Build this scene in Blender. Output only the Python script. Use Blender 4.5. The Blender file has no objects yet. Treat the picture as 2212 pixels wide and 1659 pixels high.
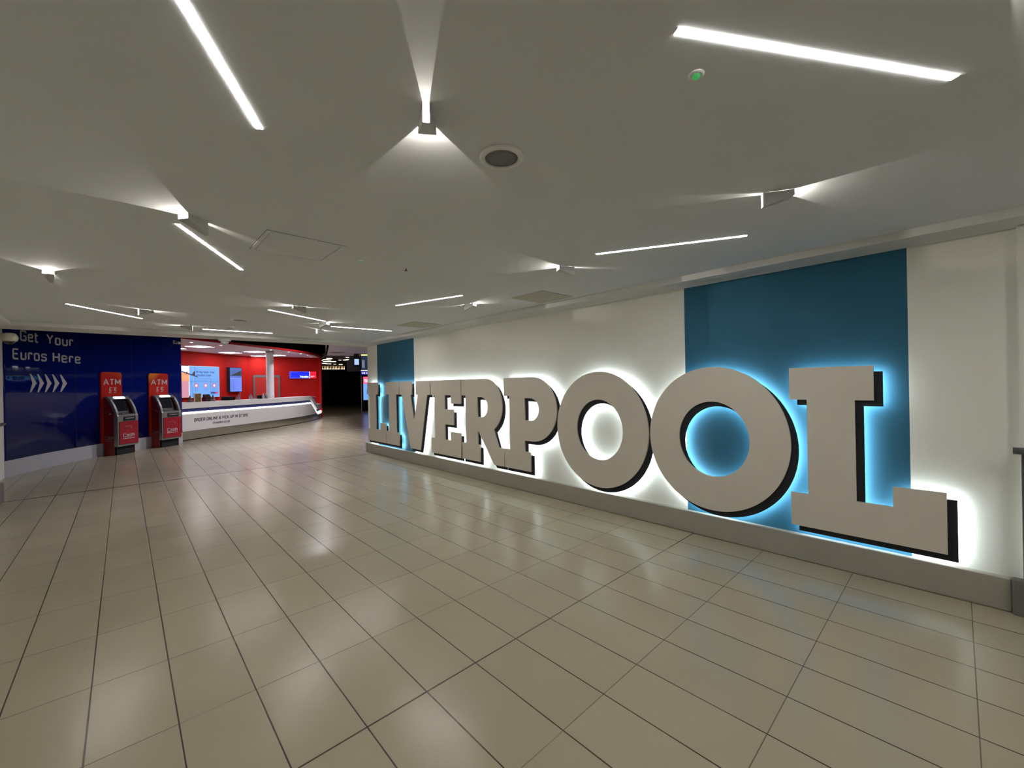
import bpy, bmesh, math, random
from mathutils import Vector, Matrix
random.seed(4)
sc = bpy.context.scene
C = bpy.context.collection

# ------------------------------------------------------------------ camera, world, exposure
F_PX, YAW, PITCH, ROLL, CAM_H = 898.5, 0.7512, 0.0004, -0.018, 1.48
cam_d = bpy.data.cameras.new('camera')
cam_d.sensor_fit = 'HORIZONTAL'; cam_d.sensor_width = 36.0
cam_d.lens = 36.0 * F_PX / 2212.0
cam_d.clip_start = 0.02; cam_d.clip_end = 300
cam = bpy.data.objects.new('camera', cam_d); C.objects.link(cam)
_r = Vector((math.cos(YAW), -math.sin(YAW), 0))
_f = Vector((math.sin(YAW) * math.cos(PITCH), math.cos(YAW) * math.cos(PITCH), math.sin(PITCH)))
_u = _r.cross(_f)
_r2 = _r * math.cos(ROLL) + _u * math.sin(ROLL)
_u2 = -_r * math.sin(ROLL) + _u * math.cos(ROLL)
cam.matrix_world = Matrix(((_r2.x, _u2.x, -_f.x, 0), (_r2.y, _u2.y, -_f.y, 0), (_r2.z, _u2.z, -_f.z, CAM_H), (0, 0, 0, 1)))
sc.camera = cam

world = bpy.data.worlds.new('world'); sc.world = world; world.use_nodes = True
world.node_tree.nodes['Background'].inputs[0].default_value = (1.0, 0.97, 0.9, 1)
world.node_tree.nodes['Background'].inputs[1].default_value = 0.0

vs = sc.view_settings
vs.view_transform = 'Standard'; vs.look = 'None'; vs.gamma = 1.0; vs.use_curve_mapping = False
vs.exposure = 0.18
sc.cycles.max_bounces = 5; sc.cycles.diffuse_bounces = 3; sc.cycles.glossy_bounces = 3; sc.cycles.transmission_bounces = 4
sc.cycles.caustics_reflective = False; sc.cycles.caustics_refractive = False
sc.cycles.use_adaptive_sampling = True; sc.cycles.adaptive_threshold = 0.09; sc.cycles.adaptive_min_samples = 16
sc.cycles.sample_clamp_indirect = 6.0
sc.cycles.use_denoising = True

STRIP_E = 106.0        # linear ceiling lights
HALL_FILL_E = 300.0        # unseen fill luminaires added over the kiosk forecourt
LED_E = 58.0          # back-lighting of the wall letters
WEDGE_W = 6.0         # watts in each little wedge spotlight

# ------------------------------------------------------------------ materials
MATS = {}
def mat(name, col, rough=0.6, metal=0.0, var=0.06, vscale=3.0, bump=0.0, bscale=60.0, spec=0.5, coat=0.0, bdist=0.01):
    if name in MATS: return MATS[name]
    m = bpy.data.materials.new(name); m.use_nodes = True; nt = m.node_tree; N = nt.nodes; L = nt.links
    b = N['Principled BSDF']
    b.inputs['Roughness'].default_value = rough; b.inputs['Metallic'].default_value = metal
    b.inputs['Specular IOR Level'].default_value = spec
    b.inputs['Coat Weight'].default_value = coat
    tc = N.new('ShaderNodeTexCoord'); no = N.new('ShaderNodeTexNoise'); no.inputs['Scale'].default_value = vscale
    no.inputs['Detail'].default_value = 1
    L.new(tc.outputs['Object'], no.inputs['Vector'])
    r = N.new('ShaderNodeMapRange'); r.inputs[3].default_value = 1 - var; r.inputs[4].default_value = 1 + var
    L.new(no.outputs['Fac'], r.inputs[0])
    mx = N.new('ShaderNodeVectorMath'); mx.operation = 'SCALE'; mx.inputs[0].default_value = col[:3]
    L.new(r.outputs[0], mx.inputs['Scale']); L.new(mx.outputs[0], b.inputs['Base Color'])
    if bump:
        n2 = N.new('ShaderNodeTexNoise'); n2.inputs['Scale'].default_value = bscale
        L.new(tc.outputs['Object'], n2.inputs['Vector'])
        bp = N.new('ShaderNodeBump'); bp.inputs['Strength'].default_value = bump; bp.inputs['Distance'].default_value = bdist
        L.new(n2.outputs['Fac'], bp.inputs['Height']); L.new(bp.outputs[0], b.inputs['Normal'])
    MATS[name] = m; return m
def emit(name, col, strength):
    if name in MATS: return MATS[name]
    m = bpy.data.materials.new(name); m.use_nodes = True; nt = m.node_tree; N = nt.nodes
    b = N['Principled BSDF']; b.inputs['Base Color'].default_value = (.03, .03, .03, 1)
    b.inputs['Roughness'].default_value = 0.4
    b.inputs['Emission Color'].default_value = (*col[:3], 1); b.inputs['Emission Strength'].default_value = strength
    MATS[name] = m; return m
def glass(name):
    if name in MATS: return MATS[name]
    m = bpy.data.materials.new(name); m.use_nodes = True; b = m.node_tree.nodes['Principled BSDF']
    b.inputs['Base Color'].default_value = (0.95, 0.97, 1, 1); b.inputs['Roughness'].default_value = 0.02
    b.inputs['Transmission Weight'].default_value = 1.0; b.inputs['IOR'].default_value = 1.12
    MATS[name] = m; return m

WALL_C = (0.83, 0.83, 0.765)
M_ceil = mat('ceiling_paint', (0.78, 0.80, 0.825), 0.85, var=0.015)
M_wall = mat('cream_wall_paint', WALL_C, 0.8, var=0.02)
M_trim = mat('trim_paint', (0.72, 0.72, 0.70), 0.7, var=0.02)
M_plinth = mat('plinth_grey', (0.36, 0.34, 0.29), 0.42, var=0.08, bump=0.05, bscale=30)
M_plinth2 = mat('pier_plinth_dark', (0.15, 0.15, 0.14), 0.45, var=0.08)
M_letter = mat('taupe_letter_face', (0.68, 0.63, 0.545), 0.6, var=0.02, vscale=6)
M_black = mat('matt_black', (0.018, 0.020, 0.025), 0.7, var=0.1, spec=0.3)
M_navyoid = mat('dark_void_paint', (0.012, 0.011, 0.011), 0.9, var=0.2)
M_blue = mat('glossy_blue_film', (0.003, 0.011, 0.16), 0.06, var=0.02, spec=0.28, bump=0.16, bscale=2.1, bdist=0.05)
M_white = mat('white_laminate', (0.86, 0.85, 0.85), 0.4, var=0.02)
M_base_white = mat('white_skirting', (0.50, 0.51, 0.56), 0.4, var=0.03)
M_vinyl = mat('grey_white_vinyl', (0.62, 0.61, 0.62), 0.5, var=0.02)
M_red = mat('red_wall_paint', (0.52, 0.012, 0.009), 0.65, var=0.04, spec=0.2)
M_redrim = mat('red_canopy_rim', (0.45, 0.012, 0.015), 0.35, var=0.04)
M_navy = mat('navy_laminate', (0.025, 0.03, 0.12), 0.4, var=0.05)
M_steel = mat('brushed_steel', (0.78, 0.78, 0.76), 0.22, metal=1.0, var=0.12, vscale=8)
M_grey = mat('grey_frame_paint', (0.15, 0.14, 0.145), 0.5, var=0.05)
M_lgrey = mat('light_grey_paint', (0.55, 0.54, 0.58), 0.5, var=0.04)
M_col = mat('pale_column_paint', (0.86, 0.85, 0.9), 0.5, var=0.03)
M_atmred = mat('atm_red_panel', (0.36, 0.014, 0.03), 0.35, var=0.05)
M_atmside = mat('atm_dark_red_side', (0.22, 0.008, 0.006), 0.4, var=0.08)
M_silver = mat('atm_silver', (0.36, 0.36, 0.35), 0.38, metal=0.6, var=0.06)
M_screen = mat('dark_screen_glass', (0.015, 0.017, 0.025), 0.1, var=0.1, spec=0.8)
M_mesh = mat('speaker_grille', (0.22, 0.23, 0.225), 0.6, var=0.05, bump=0.5, bscale=900)
M_housing = mat('white_lamp_housing', (0.80, 0.80, 0.78), 0.5, var=0.02)
M_cctv = mat('ivory_camera_plastic', (0.62, 0.62, 0.52), 0.45, var=0.04)
M_rail = mat('dark_grey_rail', (0.08, 0.082, 0.085), 0.45, var=0.08)
M_strip = emit('led_strip_diffuser', (1.0, 0.965, 0.925), STRIP_E)
M_led = emit('letter_led_tape', (0.84, 0.98, 1.0), LED_E)
M_glass = glass('clear_acrylic')

def floor_material():
    m = bpy.data.materials.new('beige_porcelain_tiles'); m.use_nodes = True; nt = m.node_tree; N = nt.nodes; L = nt.links
    b = N['Principled BSDF']
    tc = N.new('ShaderNodeTexCoord'); sp = N.new('ShaderNodeSeparateXYZ'); L.new(tc.outputs['Object'], sp.inputs[0])
    def mth(op, a, c=None, clamp=False):
        n = N.new('ShaderNodeMath'); n.operation = op; n.use_clamp = clamp
        for i, v in enumerate((a, c)):
            if v is None: continue
            if isinstance(v, (int, float)): n.inputs[i].default_value = v
            else: L.new(v, n.inputs[i])
        return n.outputs[0]
    SX, SY, OX, OY = 0.29748, 0.60473, 1.0530, 1.7705
    def axis(o, off, s, half):
        t = mth('DIVIDE', mth('SUBTRACT', o, off), s)
        fr = mth('FRACT', t)
        d = mth('MULTIPLY', mth('MINIMUM', fr, mth('SUBTRACT', 1.0, fr)), s)
        ln = mth('SUBTRACT', 1.0, mth('DIVIDE', d, half), True)
        return ln, mth('FLOOR', t)
    gx, ix = axis(sp.outputs[0], OX, SX, 0.0042)
    gy, iy = axis(sp.outputs[1], OY, SY, 0.0030)
    # wide movement joints running across the hall
    def joint(y0, half):
        d = mth('ABSOLUTE', mth('SUBTRACT', sp.outputs[1], y0))
        return mth('SUBTRACT', 1.0, mth('DIVIDE', d, half), True)
    j = mth('MAXIMUM', mth('MULTIPLY', joint(OY, 0.006), 1.6, True), mth('MULTIPLY', joint(8.88, 0.028), 1.6, True))
    gx = mth('MULTIPLY', gx, 1.7, True); gy = mth('MULTIPLY', gy, 1.25, True)
    g = mth('MAXIMUM', mth('MAXIMUM', gx, mth('MULTIPLY', gy, 0.8)), j)
    cv = N.new('ShaderNodeCombineXYZ'); L.new(ix, cv.inputs[0]); L.new(iy, cv.inputs[1])
    wn = N.new('ShaderNodeTexWhiteNoise'); L.new(cv.outputs[0], wn.inputs['Vector'])
    no = N.new('ShaderNodeTexNoise'); no.inputs['Scale'].default_value = 2.2; no.inputs['Detail'].default_value = 3
    L.new(tc.outputs['Object'], no.inputs['Vector'])
    k = mth('ADD', mth('MULTIPLY', wn.outputs['Value'], 0.07), mth('MULTIPLY', no.outputs['Fac'], 0.16))
    k = mth('ADD', k, 0.885)
    sc_ = N.new('ShaderNodeVectorMath'); sc_.operation = 'SCALE'; sc_.inputs[0].default_value = (0.415, 0.362, 0.262)
    L.new(k, sc_.inputs['Scale'])
    mx = N.new('ShaderNodeMix'); mx.data_type = 'RGBA'
    L.new(g, mx.inputs[0]); L.new(sc_.outputs[0], mx.inputs[6]); mx.inputs[7].default_value = (0.042, 0.034, 0.026, 1)
    L.new(mx.outputs[2], b.inputs['Base Color'])
    rr = mth('ADD', mth('MULTIPLY', no.outputs['Fac'], 0.05), mth('ADD', mth('MULTIPLY', wn.outputs['Value'], 0.012), 0.207))
    L.new(rr, b.inputs['Roughness'])
    b.inputs['Specular IOR Level'].default_value = 0.38
    bp = N.new('ShaderNodeBump'); bp.inputs['Distance'].default_value = 0.0015; bp.inputs['Strength'].default_value = 0.6
    L.new(mth('SUBTRACT', 1.0, g), bp.inputs['Height']); L.new(bp.outputs[0], b.inputs['Normal'])
    return m
def striped_wall_material():
    m = bpy.data.materials.new('cream_wall_with_teal_bands'); m.use_nodes = True; nt = m.node_tree; N = nt.nodes; L = nt.links
    b = N['Principled BSDF']; b.inputs['Roughness'].default_value = 0.75
    tc = N.new('ShaderNodeTexCoord'); sp = N.new('ShaderNodeSeparateXYZ'); L.new(tc.outputs['Object'], sp.inputs[0])
    def band(a, c):
        n = N.new('ShaderNodeMath'); n.operation = 'GREATER_THAN'; L.new(sp.outputs[1], n.inputs[0]); n.inputs[1].default_value = a
        k = N.new('ShaderNodeMath'); k.operation = 'LESS_THAN'; L.new(sp.outputs[1], k.inputs[0]); k.inputs[1].default_value = c
        q = N.new('ShaderNodeMath'); q.operation = 'MULTIPLY'; L.new(n.outputs[0], q.inputs[0]); L.new(k.outputs[0], q.inputs[1])
        return q.outputs[0]
    ad = N.new('ShaderNodeMath'); ad.operation = 'MAXIMUM'
    L.new(band(0.236, 1.847), ad.inputs[0]); L.new(band(7.13, 8.72), ad.inputs[1])
    no = N.new('ShaderNodeTexNoise'); no.inputs['Scale'].default_value = 2.5; L.new(tc.outputs['Object'], no.inputs['Vector'])
    r = N.new('ShaderNodeMapRange'); r.inputs[3].default_value = 0.97; r.inputs[4].default_value = 1.03; L.new(no.outputs['Fac'], r.inputs[0])
    mx = N.new('ShaderNodeMix'); mx.data_type = 'RGBA'; L.new(ad.outputs[0], mx.inputs[0])
    mx.inputs[6].default_value = (*WALL_C, 1); mx.inputs[7].default_value = (0.015, 0.115, 0.205, 1)
    sc_ = N.new('ShaderNodeVectorMath'); sc_.operation = 'SCALE'; L.new(mx.outputs[2], sc_.inputs[0]); L.new(r.outputs[0], sc_.inputs['Scale'])
    L.new(sc_.outputs[0], b.inputs['Base Color'])
    return m
M_floor = floor_material(); M_striped = striped_wall_material()

# ------------------------------------------------------------------ mesh helpers
def obj(name, bm, m, parent=None, smooth=False):
    bmesh.ops.recalc_face_normals(bm, faces=bm.faces)
    me = bpy.data.meshes.new(name); bm.to_mesh(me); bm.free()
    me.materials.append(m)
    if smooth:
        for p in me.polygons: p.use_smooth = True
    o = bpy.data.objects.new(name, me); C.objects.link(o)
    if parent: o.parent = parent
    return o
def tag(o, label, cat, group=None):
    o['label'] = label; o['category'] = cat
    if group: o['group'] = group
    return o
def thing(name, label, cat, loc=(0, 0, 0), rotz=0, group=None, mw=None):
    o = bpy.data.objects.new(name, None); C.objects.link(o); o.empty_display_size = 0.1
    if mw is not None: o.matrix_world = mw
    else: o.location = loc; o.rotation_euler = (0, 0, rotz)
    return tag(o, label, cat, group)
def struct(name, bm, m, label=None):
    o = obj(name, bm, m); o['kind'] = 'structure'
    if label: o['label'] = label
    return o
def box(bm, x0, x1, y0, y1, z0, z1, bevel=0.0):
    vs_ = [bm.verts.new((x, y, z)) for z in (z0, z1) for x, y in ((x0, y0), (x1, y0), (x1, y1), (x0, y1))]
    fs = [(0, 3, 2, 1), (4, 5, 6, 7), (0, 1, 5, 4), (1, 2, 6, 5), (2, 3, 7, 6), (3, 0, 4, 7)]
    F = [bm.faces.new([vs_[i] for i in f]) for f in fs]
    if bevel:
        es = {e for f in F for e in f.edges}
        bmesh.ops.bevel(bm, geom=list(es), offset=bevel, segments=2, affect='EDGES', profile=0.5)
    return F
def B(*a, **k):
    bm = bmesh.new(); box(bm, *a, **k); return bm
def quadface(bm, pts):
    return bm.faces.new([bm.verts.new(p) for p in pts])
def prism(bm, pts, z0, z1):
    """vertical prism over a ground polygon"""
    a = [bm.verts.new((x, y, z0)) for x, y in pts]; b = [bm.verts.new((x, y, z1)) for x, y in pts]
    bm.faces.new(a); bm.faces.new(b)
    n = len(pts)
    for i in range(n): bm.faces.new((a[i], a[(i + 1) % n], b[(i + 1) % n], b[i]))
def tube(bm, pts, r, seg=12, cap=True):
    rings = []
    pts = [Vector(p) for p in pts]
    for i, p in enumerate(pts):
        d = (pts[min(i + 1, len(pts) - 1)] - pts[max(i - 1, 0)]).normalized()
        ref = Vector((0, 0, 1)) if abs(d.z) < 0.9 else Vector((1, 0, 0))
        a = d.cross(ref).normalized(); b = d.cross(a)
        rings.append([bm.verts.new(p + (a * math.cos(t) + b * math.sin(t)) * r) for t in [2 * math.pi * k / seg for k in range(seg)]])
    for i in range(len(rings) - 1):
        for k in range(seg):
            bm.faces.new((rings[i][k], rings[i][(k + 1) % seg], rings[i + 1][(k + 1) % seg], rings[i + 1][k]))
    if cap: bm.faces.new(rings[0]); bm.faces.new(rings[-1])
def lathe(bm, prof, seg=40, center=(0, 0, 0)):
    cx, cy, cz = center; rings = []
    for r, z in prof:
        if r < 1e-6: rings.append([bm.verts.new((cx, cy, cz + z))])
        else: rings.append([bm.verts.new((cx + r * math.cos(2 * math.pi * k / seg), cy + r * math.sin(2 * math.pi * k / seg), cz + z)) for k in range(seg)])
    for a, b in zip(rings, rings[1:]):
        for k in range(seg):
            k2 = (k + 1) % seg
            if len(a) == 1 and len(b) == 1: continue
            if len(a) == 1: bm.faces.new((a[0], b[k2], b[k]))
            elif len(b) == 1: bm.faces.new((a[k], a[k2], b[0]))
            else: bm.faces.new((a[k], a[k2], b[k2], b[k]))

# ------------------------------------------------------------------ square stroke lettering (wide rounded-square signwriting)
# each glyph: width, list of strokes; '*' first element means closed
def rr(x0, y0, x1, y1): return ['*', (x0, y0), (x1, y0), (x1, y1), (x0, y1)]
G = {
 'A': (.72, [[(0, 0), (.36, 1), (.72, 0)], [(.13, .33), (.59, .33)]]),
 'B': (.62, [rr(0, 0, .62, .52), rr(0, .52, .58, 1)]),
 'C': (.62, [[(.62, .78), (.62, 1), (0, 1), (0, 0), (.62, 0), (.62, .22)]]),
 'D': (.64, [rr(0, 0, .64, 1)]),
 'E': (.54, [[(.54, 1), (0, 1), (0, 0), (.54, 0)], [(0, .52), (.48, .52)]]),
 'G': (.64, [[(.62, .8), (.62, 1), (0, 1), (0, 0), (.64, 0), (.64, .47), (.34, .47)]]),
 'H': (.62, [[(0, 0), (0, 1)], [(.62, 0), (.62, 1)], [(0, .52), (.62, .52)]]),
 'I': (.0, [[(0, 0), (0, 1)]]),
 'K': (.6, [[(0, 0), (0, 1)], [(.58, 1), (.08, .5), (.6, 0)], [(0, .5), (.08, .5)]]),
 'L': (.5, [[(0, 1), (0, 0), (.5, 0)]]),
 'M': (.8, [[(0, 0), (0, 1), (.4, .25), (.8, 1), (.8, 0)]]),
 'N': (.62, [[(0, 0), (0, 1), (.62, 0), (.62, 1)]]),
 'O': (.64, [rr(0, 0, .64, 1)]),
 'P': (.6, [[(0, 0), (0, 1), (.6, 1), (.6, .42), (0, .42)]]),
 'R': (.62, [[(0, 0), (0, 1), (.6, 1), (.6, .44), (0, .44)], [(.4, .44), (.62, 0)]]),
 'S': (.6, [[(.6, .8), (.6, 1), (0, 1), (0, .52), (.6, .52), (.6, 0), (0, 0), (0, .2)]]),
 'T': (.62, [[(0, 1), (.62, 1)], [(.31, 1), (.31, 0)]]),
 'U': (.62, [[(0, 1), (0, 0), (.62, 0), (.62, 1)]]),
 'V': (.66, [[(0, 1), (.33, 0), (.66, 1)]]),
 'Y': (.66, [[(0, 1), (.33, .48), (.66, 1)], [(.33, .48), (.33, 0)]]),
 'a': (.5, [[(.02, .72), (.5, .72), (.5, 0), (0, 0), (0, .4), (.5, .4)]]),
 'b': (.5, [[(0, 1), (0, 0), (.5, 0), (.5, .72), (0, .72)]]),
 'c': (.48, [[(.48, .54), (.48, .72), (0, .72), (0, 0), (.48, 0), (.48, .18)]]),
 'd': (.5, [[(.5, 1), (.5, 0), (0, 0), (0, .72), (.5, .72)]]),
 'e': (.5, [[(0, .37), (.5, .37), (.5, .72), (0, .72), (0, 0), (.5, 0), (.5, .14)]]),
 'g': (.5, [[(.5, .0), (0, 0), (0, .72), (.5, .72), (.5, -.28), (.02, -.28)]]),
 'h': (.5, [[(0, 1), (0, 0)], [(0, .72), (.5, .72), (.5, 0)]]),
 'i': (.0, [[(0, .72), (0, 0)], [(0, .93), (0, 1)]]),
 'k': (.46, [[(0, 1), (0, 0)], [(.44, .72), (.06, .38), (.46, 0)]]),
 'l': (.0, [[(0, 1), (0, 0)]]),
 'n': (.5, [[(0, .72), (0, 0)], [(0, .72), (.5, .72), (.5, 0)]]),
 'o': (.5, [rr(0, 0, .5, .72)]),
 'r': (.34, [[(0, .72), (0, 0)], [(0, .72), (.34, .72), (.34, .56)]]),
 's': (.48, [[(.48, .58), (.48, .72), (0, .72), (0, .38), (.48, .38), (.48, 0), (0, 0), (0, .14)]]),
 't': (.34, [[(.06, .98), (.06, 0), (.36, 0)], [(-.06, .72), (.34, .72)]]),
 'u': (.5, [[(0, .72), (0, 0), (.5, 0), (.5, .72)]]),
 'v': (.48, [[(0, .72), (.24, 0), (.48, .72)]]),
 'x': (.48, [[(0, .72), (.48, 0)], [(.48, .72), (0, 0)]]),
 '.': (.0, [[(0, 0), (0, .03)]]),
 '&': (.64, [[(.66, 0), (.12, .62), (.12, 1), (.5, 1), (.5, .66), (0, .4), (0, 0), (.42, 0), (.6, .4)]]),
 '£': (.56, [[(.54, .8), (.54, 1), (.14, 1), (.14, 0)], [(0, 0), (.56, 0)], [(0, .48), (.4, .48)]]),
 '€': (.6, [[(.6, .8), (.6, 1), (.1, 1), (.1, 0), (.6, 0), (.6, .2)], [(0, .6), (.42, .6)], [(0, .4), (.42, .4)]]),
 '5': (.56, [[(.56, 1), (0, 1), (0, .56), (.56, .56), (.56, 0), (0, 0), (0, .14)]]),
 '0': (.56, [rr(0, 0, .56, 1)]),
 '4': (.56, [[(.42, 0), (.42, 1), (0, .3), (.56, .3)]]),
 '1': (.14, [[(0, .86), (.14, 1), (.14, 0)]]),
 '%': (.7, [[(.05, 0), (.65, 1)], rr(0, .62, .24, 1), rr(.46, 0, .7, .38)]),
 ',': (.0, [[(0, .03), (-.05, -.15)]]),
}
def round_poly(pts, r, closed):
    out = []; n = len(pts)
    for i, p in enumerate(pts):
        if not closed and i in (0, n - 1): out.append(Vector((*p, 0))); continue
        P = Vector((*p, 0)); A = Vector((*pts[i - 1], 0)); D = Vector((*pts[(i + 1) % n], 0))
        u = (A - P); v = (D - P); lu, lv = u.length, v.length
        u.normalize(); v.normalize()
        if abs(u.dot(v)) > .35: out.append(P); continue      # sharp joints stay sharp
        k = min(r, lu * .5, lv * .5)
        a, c = P + u * k, P + v * k
        for t in (0, .25, .5, .75, 1): out.append(a * (1 - t) ** 2 + P * 2 * t * (1 - t) + c * t * t)
    if closed: out.append(out[0].copy())
    return out
def text_width(s, h, stroke, track=.2):
    x = 0
    for ch in s: x += (.45 if ch == ' ' else G[ch][0] + track + stroke)
    return (x - track) * h
def text_bm(bm, s, h, fn, s0=0.0, z0=0.0, stroke=.13, track=.2, thick=.003, sub=0.05, xs=1.0):
    """fn(s, z, outward) -> Vector; writes s from left edge s0 on baseline z0, cap height h"""
    x = stroke / 2; hw = stroke / 2
    for ch in s:
        if ch == ' ': x += .45; continue
        w, strokes = G[ch]
        for st in strokes:
            closed = st[0] == '*'; pts = st[1:] if closed else st
            pl = round_poly(pts, .16, closed)
            for i in range(len(pl) - 1):
                a, b = pl[i], pl[i + 1]; d = b - a
                if d.length < 1e-5: continue
                d.normalize(); nrm = Vector((-d.y, d.x, 0)) * hw
                e0 = a - d * (hw * .6 if (i > 0 or closed) else 0); e1 = b + d * (hw * .6 if (i < len(pl) - 2 or closed) else 0)
                if not closed and i == 0 and False: e0 = a
                q = [e0 - nrm, e1 - nrm, e1 + nrm, e0 + nrm]
                # inset vertical extent so strokes sit inside the cap height
                def mp(v, o):
                    yy = hw + v.y * (1 - stroke) if v.y >= 0 else hw + v.y
                    return fn(s0 + (x + v.x) * h * xs, z0 + yy * h, o)
                lo = [bm.verts.new(mp(v, 0)) for v in q]; hi = [bm.verts.new(mp(v, thick)) for v in q]
                bm.faces.new(hi)
                for k in range(4): bm.faces.new((lo[k], lo[(k + 1) % 4], hi[(k + 1) % 4], hi[k]))
        x += w + track + stroke
def frame_fn(origin, right, up, out):
    o, r_, u_, n_ = map(Vector, (origin, right, up, out))
    return lambda s, z, d: o + r_ * s + u_ * z + n_ * d

# ------------------------------------------------------------------ the room shell
CEIL = 2.455; SOFF = 2.40; WX = 4.09; WEND = 9.22
struct('floor', B(-4, 44, -6.5, 60, -0.1, 0), M_floor)
struct('ceiling', B(-1.1, 3.80, -6, 8.70, CEIL, CEIL + 0.12), M_ceil)
def trim(n, *a): return struct(n, B(*a), M_trim)
trim('trim_1', 3.80, WX + .25, -0.262, 9.29, SOFF, 2.62)      # soffit along the letter wall
trim('trim_2', 3.80, WX + .25, -6, -0.262, SOFF, 2.62)
trim('trim_3', -1.9, -1.10, -6, 9.29, SOFF, 2.62)              # soffit on the left
trim('trim_4', -1.10, 3.80, 8.70, 9.29, SOFF, 2.62)            # soffit across the far end
trim('trim_5', WX + .25, 15, 8.70, 9.29, SOFF, 2.62)
struct('wall_right', B(WX, WX + .25, -0.262, WEND, 0, SOFF), M_striped)
struct('wall_right_pier', B(4.03, WX + .25, -6, -0.262, 0, SOFF), M_wall)
struct('wall_right_return', B(WX + .25, 15, WEND - .25, WEND, 0, SOFF), M_wall)
struct('wall_left_pier', B(-1.6, -1.25, -6, 8.90, 0, SOFF), M_wall)
struct('wall_left', B(-1.9, -1.54, 8.90, 11.40, 0, 3.1), M_wall)
struct('wall_back', B(-1.9, WX + .25, -6.2, -6, 0, 2.62), M_wall)
bm = bmesh.new(); box(bm, 4.033, WX, -0.215, WEND - .02, 0, 0.205, bevel=0.006)
struct('baseboard_right', bm, M_plinth)
struct('baseboard_right_end', B(4.02, WX + .2, WEND - .02, WEND + .035, 0, 0.215), mat('pale_metal_cap', (.5, .5, .47), .35, .3))
bm = bmesh.new(); box(bm, 3.994, 4.05, -1.6, -0.215, 0, 0.222, bevel=0.008)
struct('baseboard_right_pier', bm, M_plinth2)
bm = bmesh.new(); box(bm, -1.3, -1.212, 5, 8.92, 0, 0.265, bevel=0.008)
struct('baseboard_left_pier', bm, M_plinth2)
# dark corner guard below the rail at the right-hand pier
struct('trim_6', B(3.99, 4.04, -0.34, -0.262, 0.222, 1.02), M_rail)

# hall beyond the soffit
bm = bmesh.new(); prism(bm, [(3.6, 9.29), (14, 9.29), (24, 9.29), (30, 17), (8.2, 20.1), (7.05, 20.45), (5.4, 15.5)], 3.0, 3.12)
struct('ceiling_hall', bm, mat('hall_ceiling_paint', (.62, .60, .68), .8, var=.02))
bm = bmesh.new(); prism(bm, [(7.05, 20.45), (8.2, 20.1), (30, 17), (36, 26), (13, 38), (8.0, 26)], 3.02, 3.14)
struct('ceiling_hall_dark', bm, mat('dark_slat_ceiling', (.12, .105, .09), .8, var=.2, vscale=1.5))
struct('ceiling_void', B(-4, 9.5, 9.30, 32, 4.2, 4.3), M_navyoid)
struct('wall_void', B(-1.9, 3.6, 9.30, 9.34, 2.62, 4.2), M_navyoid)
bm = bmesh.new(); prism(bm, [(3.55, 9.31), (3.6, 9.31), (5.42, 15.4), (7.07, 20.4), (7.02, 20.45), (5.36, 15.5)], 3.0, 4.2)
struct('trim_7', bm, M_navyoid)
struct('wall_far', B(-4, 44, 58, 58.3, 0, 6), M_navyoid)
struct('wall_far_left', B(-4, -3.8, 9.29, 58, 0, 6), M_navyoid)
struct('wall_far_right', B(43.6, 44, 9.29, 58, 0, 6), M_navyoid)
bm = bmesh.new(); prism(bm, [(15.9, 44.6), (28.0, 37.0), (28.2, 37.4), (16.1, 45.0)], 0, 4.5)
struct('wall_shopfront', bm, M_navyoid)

# ------------------------------------------------------------------ the wall letters
LX = 4.0
def arc(cx, cz, rx, rz, a0, a1, n=24):
    return [(cx + rx * math.cos(math.radians(a0 + (a1 - a0) * i / n)), cz + rz * math.sin(math.radians(a0 + (a1 - a0) * i / n))) for i in range(n + 1)]
# outlines in (u, z): u runs to the reader's right, 0 at the left edge of the letter
T, T2, B2_, B_ = 1.570, 1.313, 0.555, 0.290
def glyph_L():
    return [[(0, B_), (.887, B_), (.887, .700), (.621, .700), (.621, B2_), (.418, B2_), (.418, T2), (.527, T2), (.527, T), (0, T), (0, T2), (.118, T2), (.118, B2_), (0, B2_)]]
def glyph_I():
    return [[(0, B_), (.552, B_), (.552, B2_), (.43, B2_), (.43, T2), (.552, T2), (.552, T), (0, T), (0, T2), (.122, T2), (.122, B2_), (0, B2_)]]
def glyph_V():   # left edge 7.557
    return [[(.391, B_), (.767, B_), (1.016, T2), (1.12, T2), (1.12, T), (.624, T), (.624, T2), (.690, T2), (.533, .785), (.427, T2), (.477, T2), (.477, T), (0, T), (0, T2), (.094, T2)]]
def glyph_E():   # left edge 6.41
    return [[(0, B_), (.89, B_), (.89, .695), (.60, .695), (.60, B2_), (.434, B2_), (.434, .815), (.695, .815), (.695, 1.075), (.434, 1.075), (.434, T2), (.617, T2), (.617, 1.172), (.905, 1.172), (.905, T), (0, T), (0, T2), (.118, T2), (.118, B2_), (0, B2_)]]
def glyph_R():   # left edge 5.49
    bowl = arc(.60, 1.165, .385, .405, 90, -60, 26)
    return [[(0, B_), (.463, B_), (.463, B2_), (.41, B2_), (.41, .765), (.423, .765), (.785, B_), (1.013, B_), (1.013, B2_), (.898, B2_)] + [bowl[-1]] + bowl[::-1][1:] + [(0, T), (0, T2), (.105, T2), (.105, B2_), (0, B2_)],
            [(.41, .984), (.50, .984)] + arc(.50, 1.137, .162, .153, -90, 90, 18)[1:] + [(.41, 1.290)]]
def glyph_P():   # left edge 4.46
    bowl = arc(.56, 1.1375, .437, .4325, -90, 90, 36)
    return [[(0, B_), (.522, B_), (.522, B2_), (.413, B2_), (.413, .705)] + bowl + [(0, T), (0, T2), (.113, T2), (.113, B2_), (0, B2_)],
            [(.422, .984), (.53, .984)] + arc(.53, 1.135, .158, .15, -90, 90, 20)[1:] + [(.422, 1.286)]]
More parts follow.
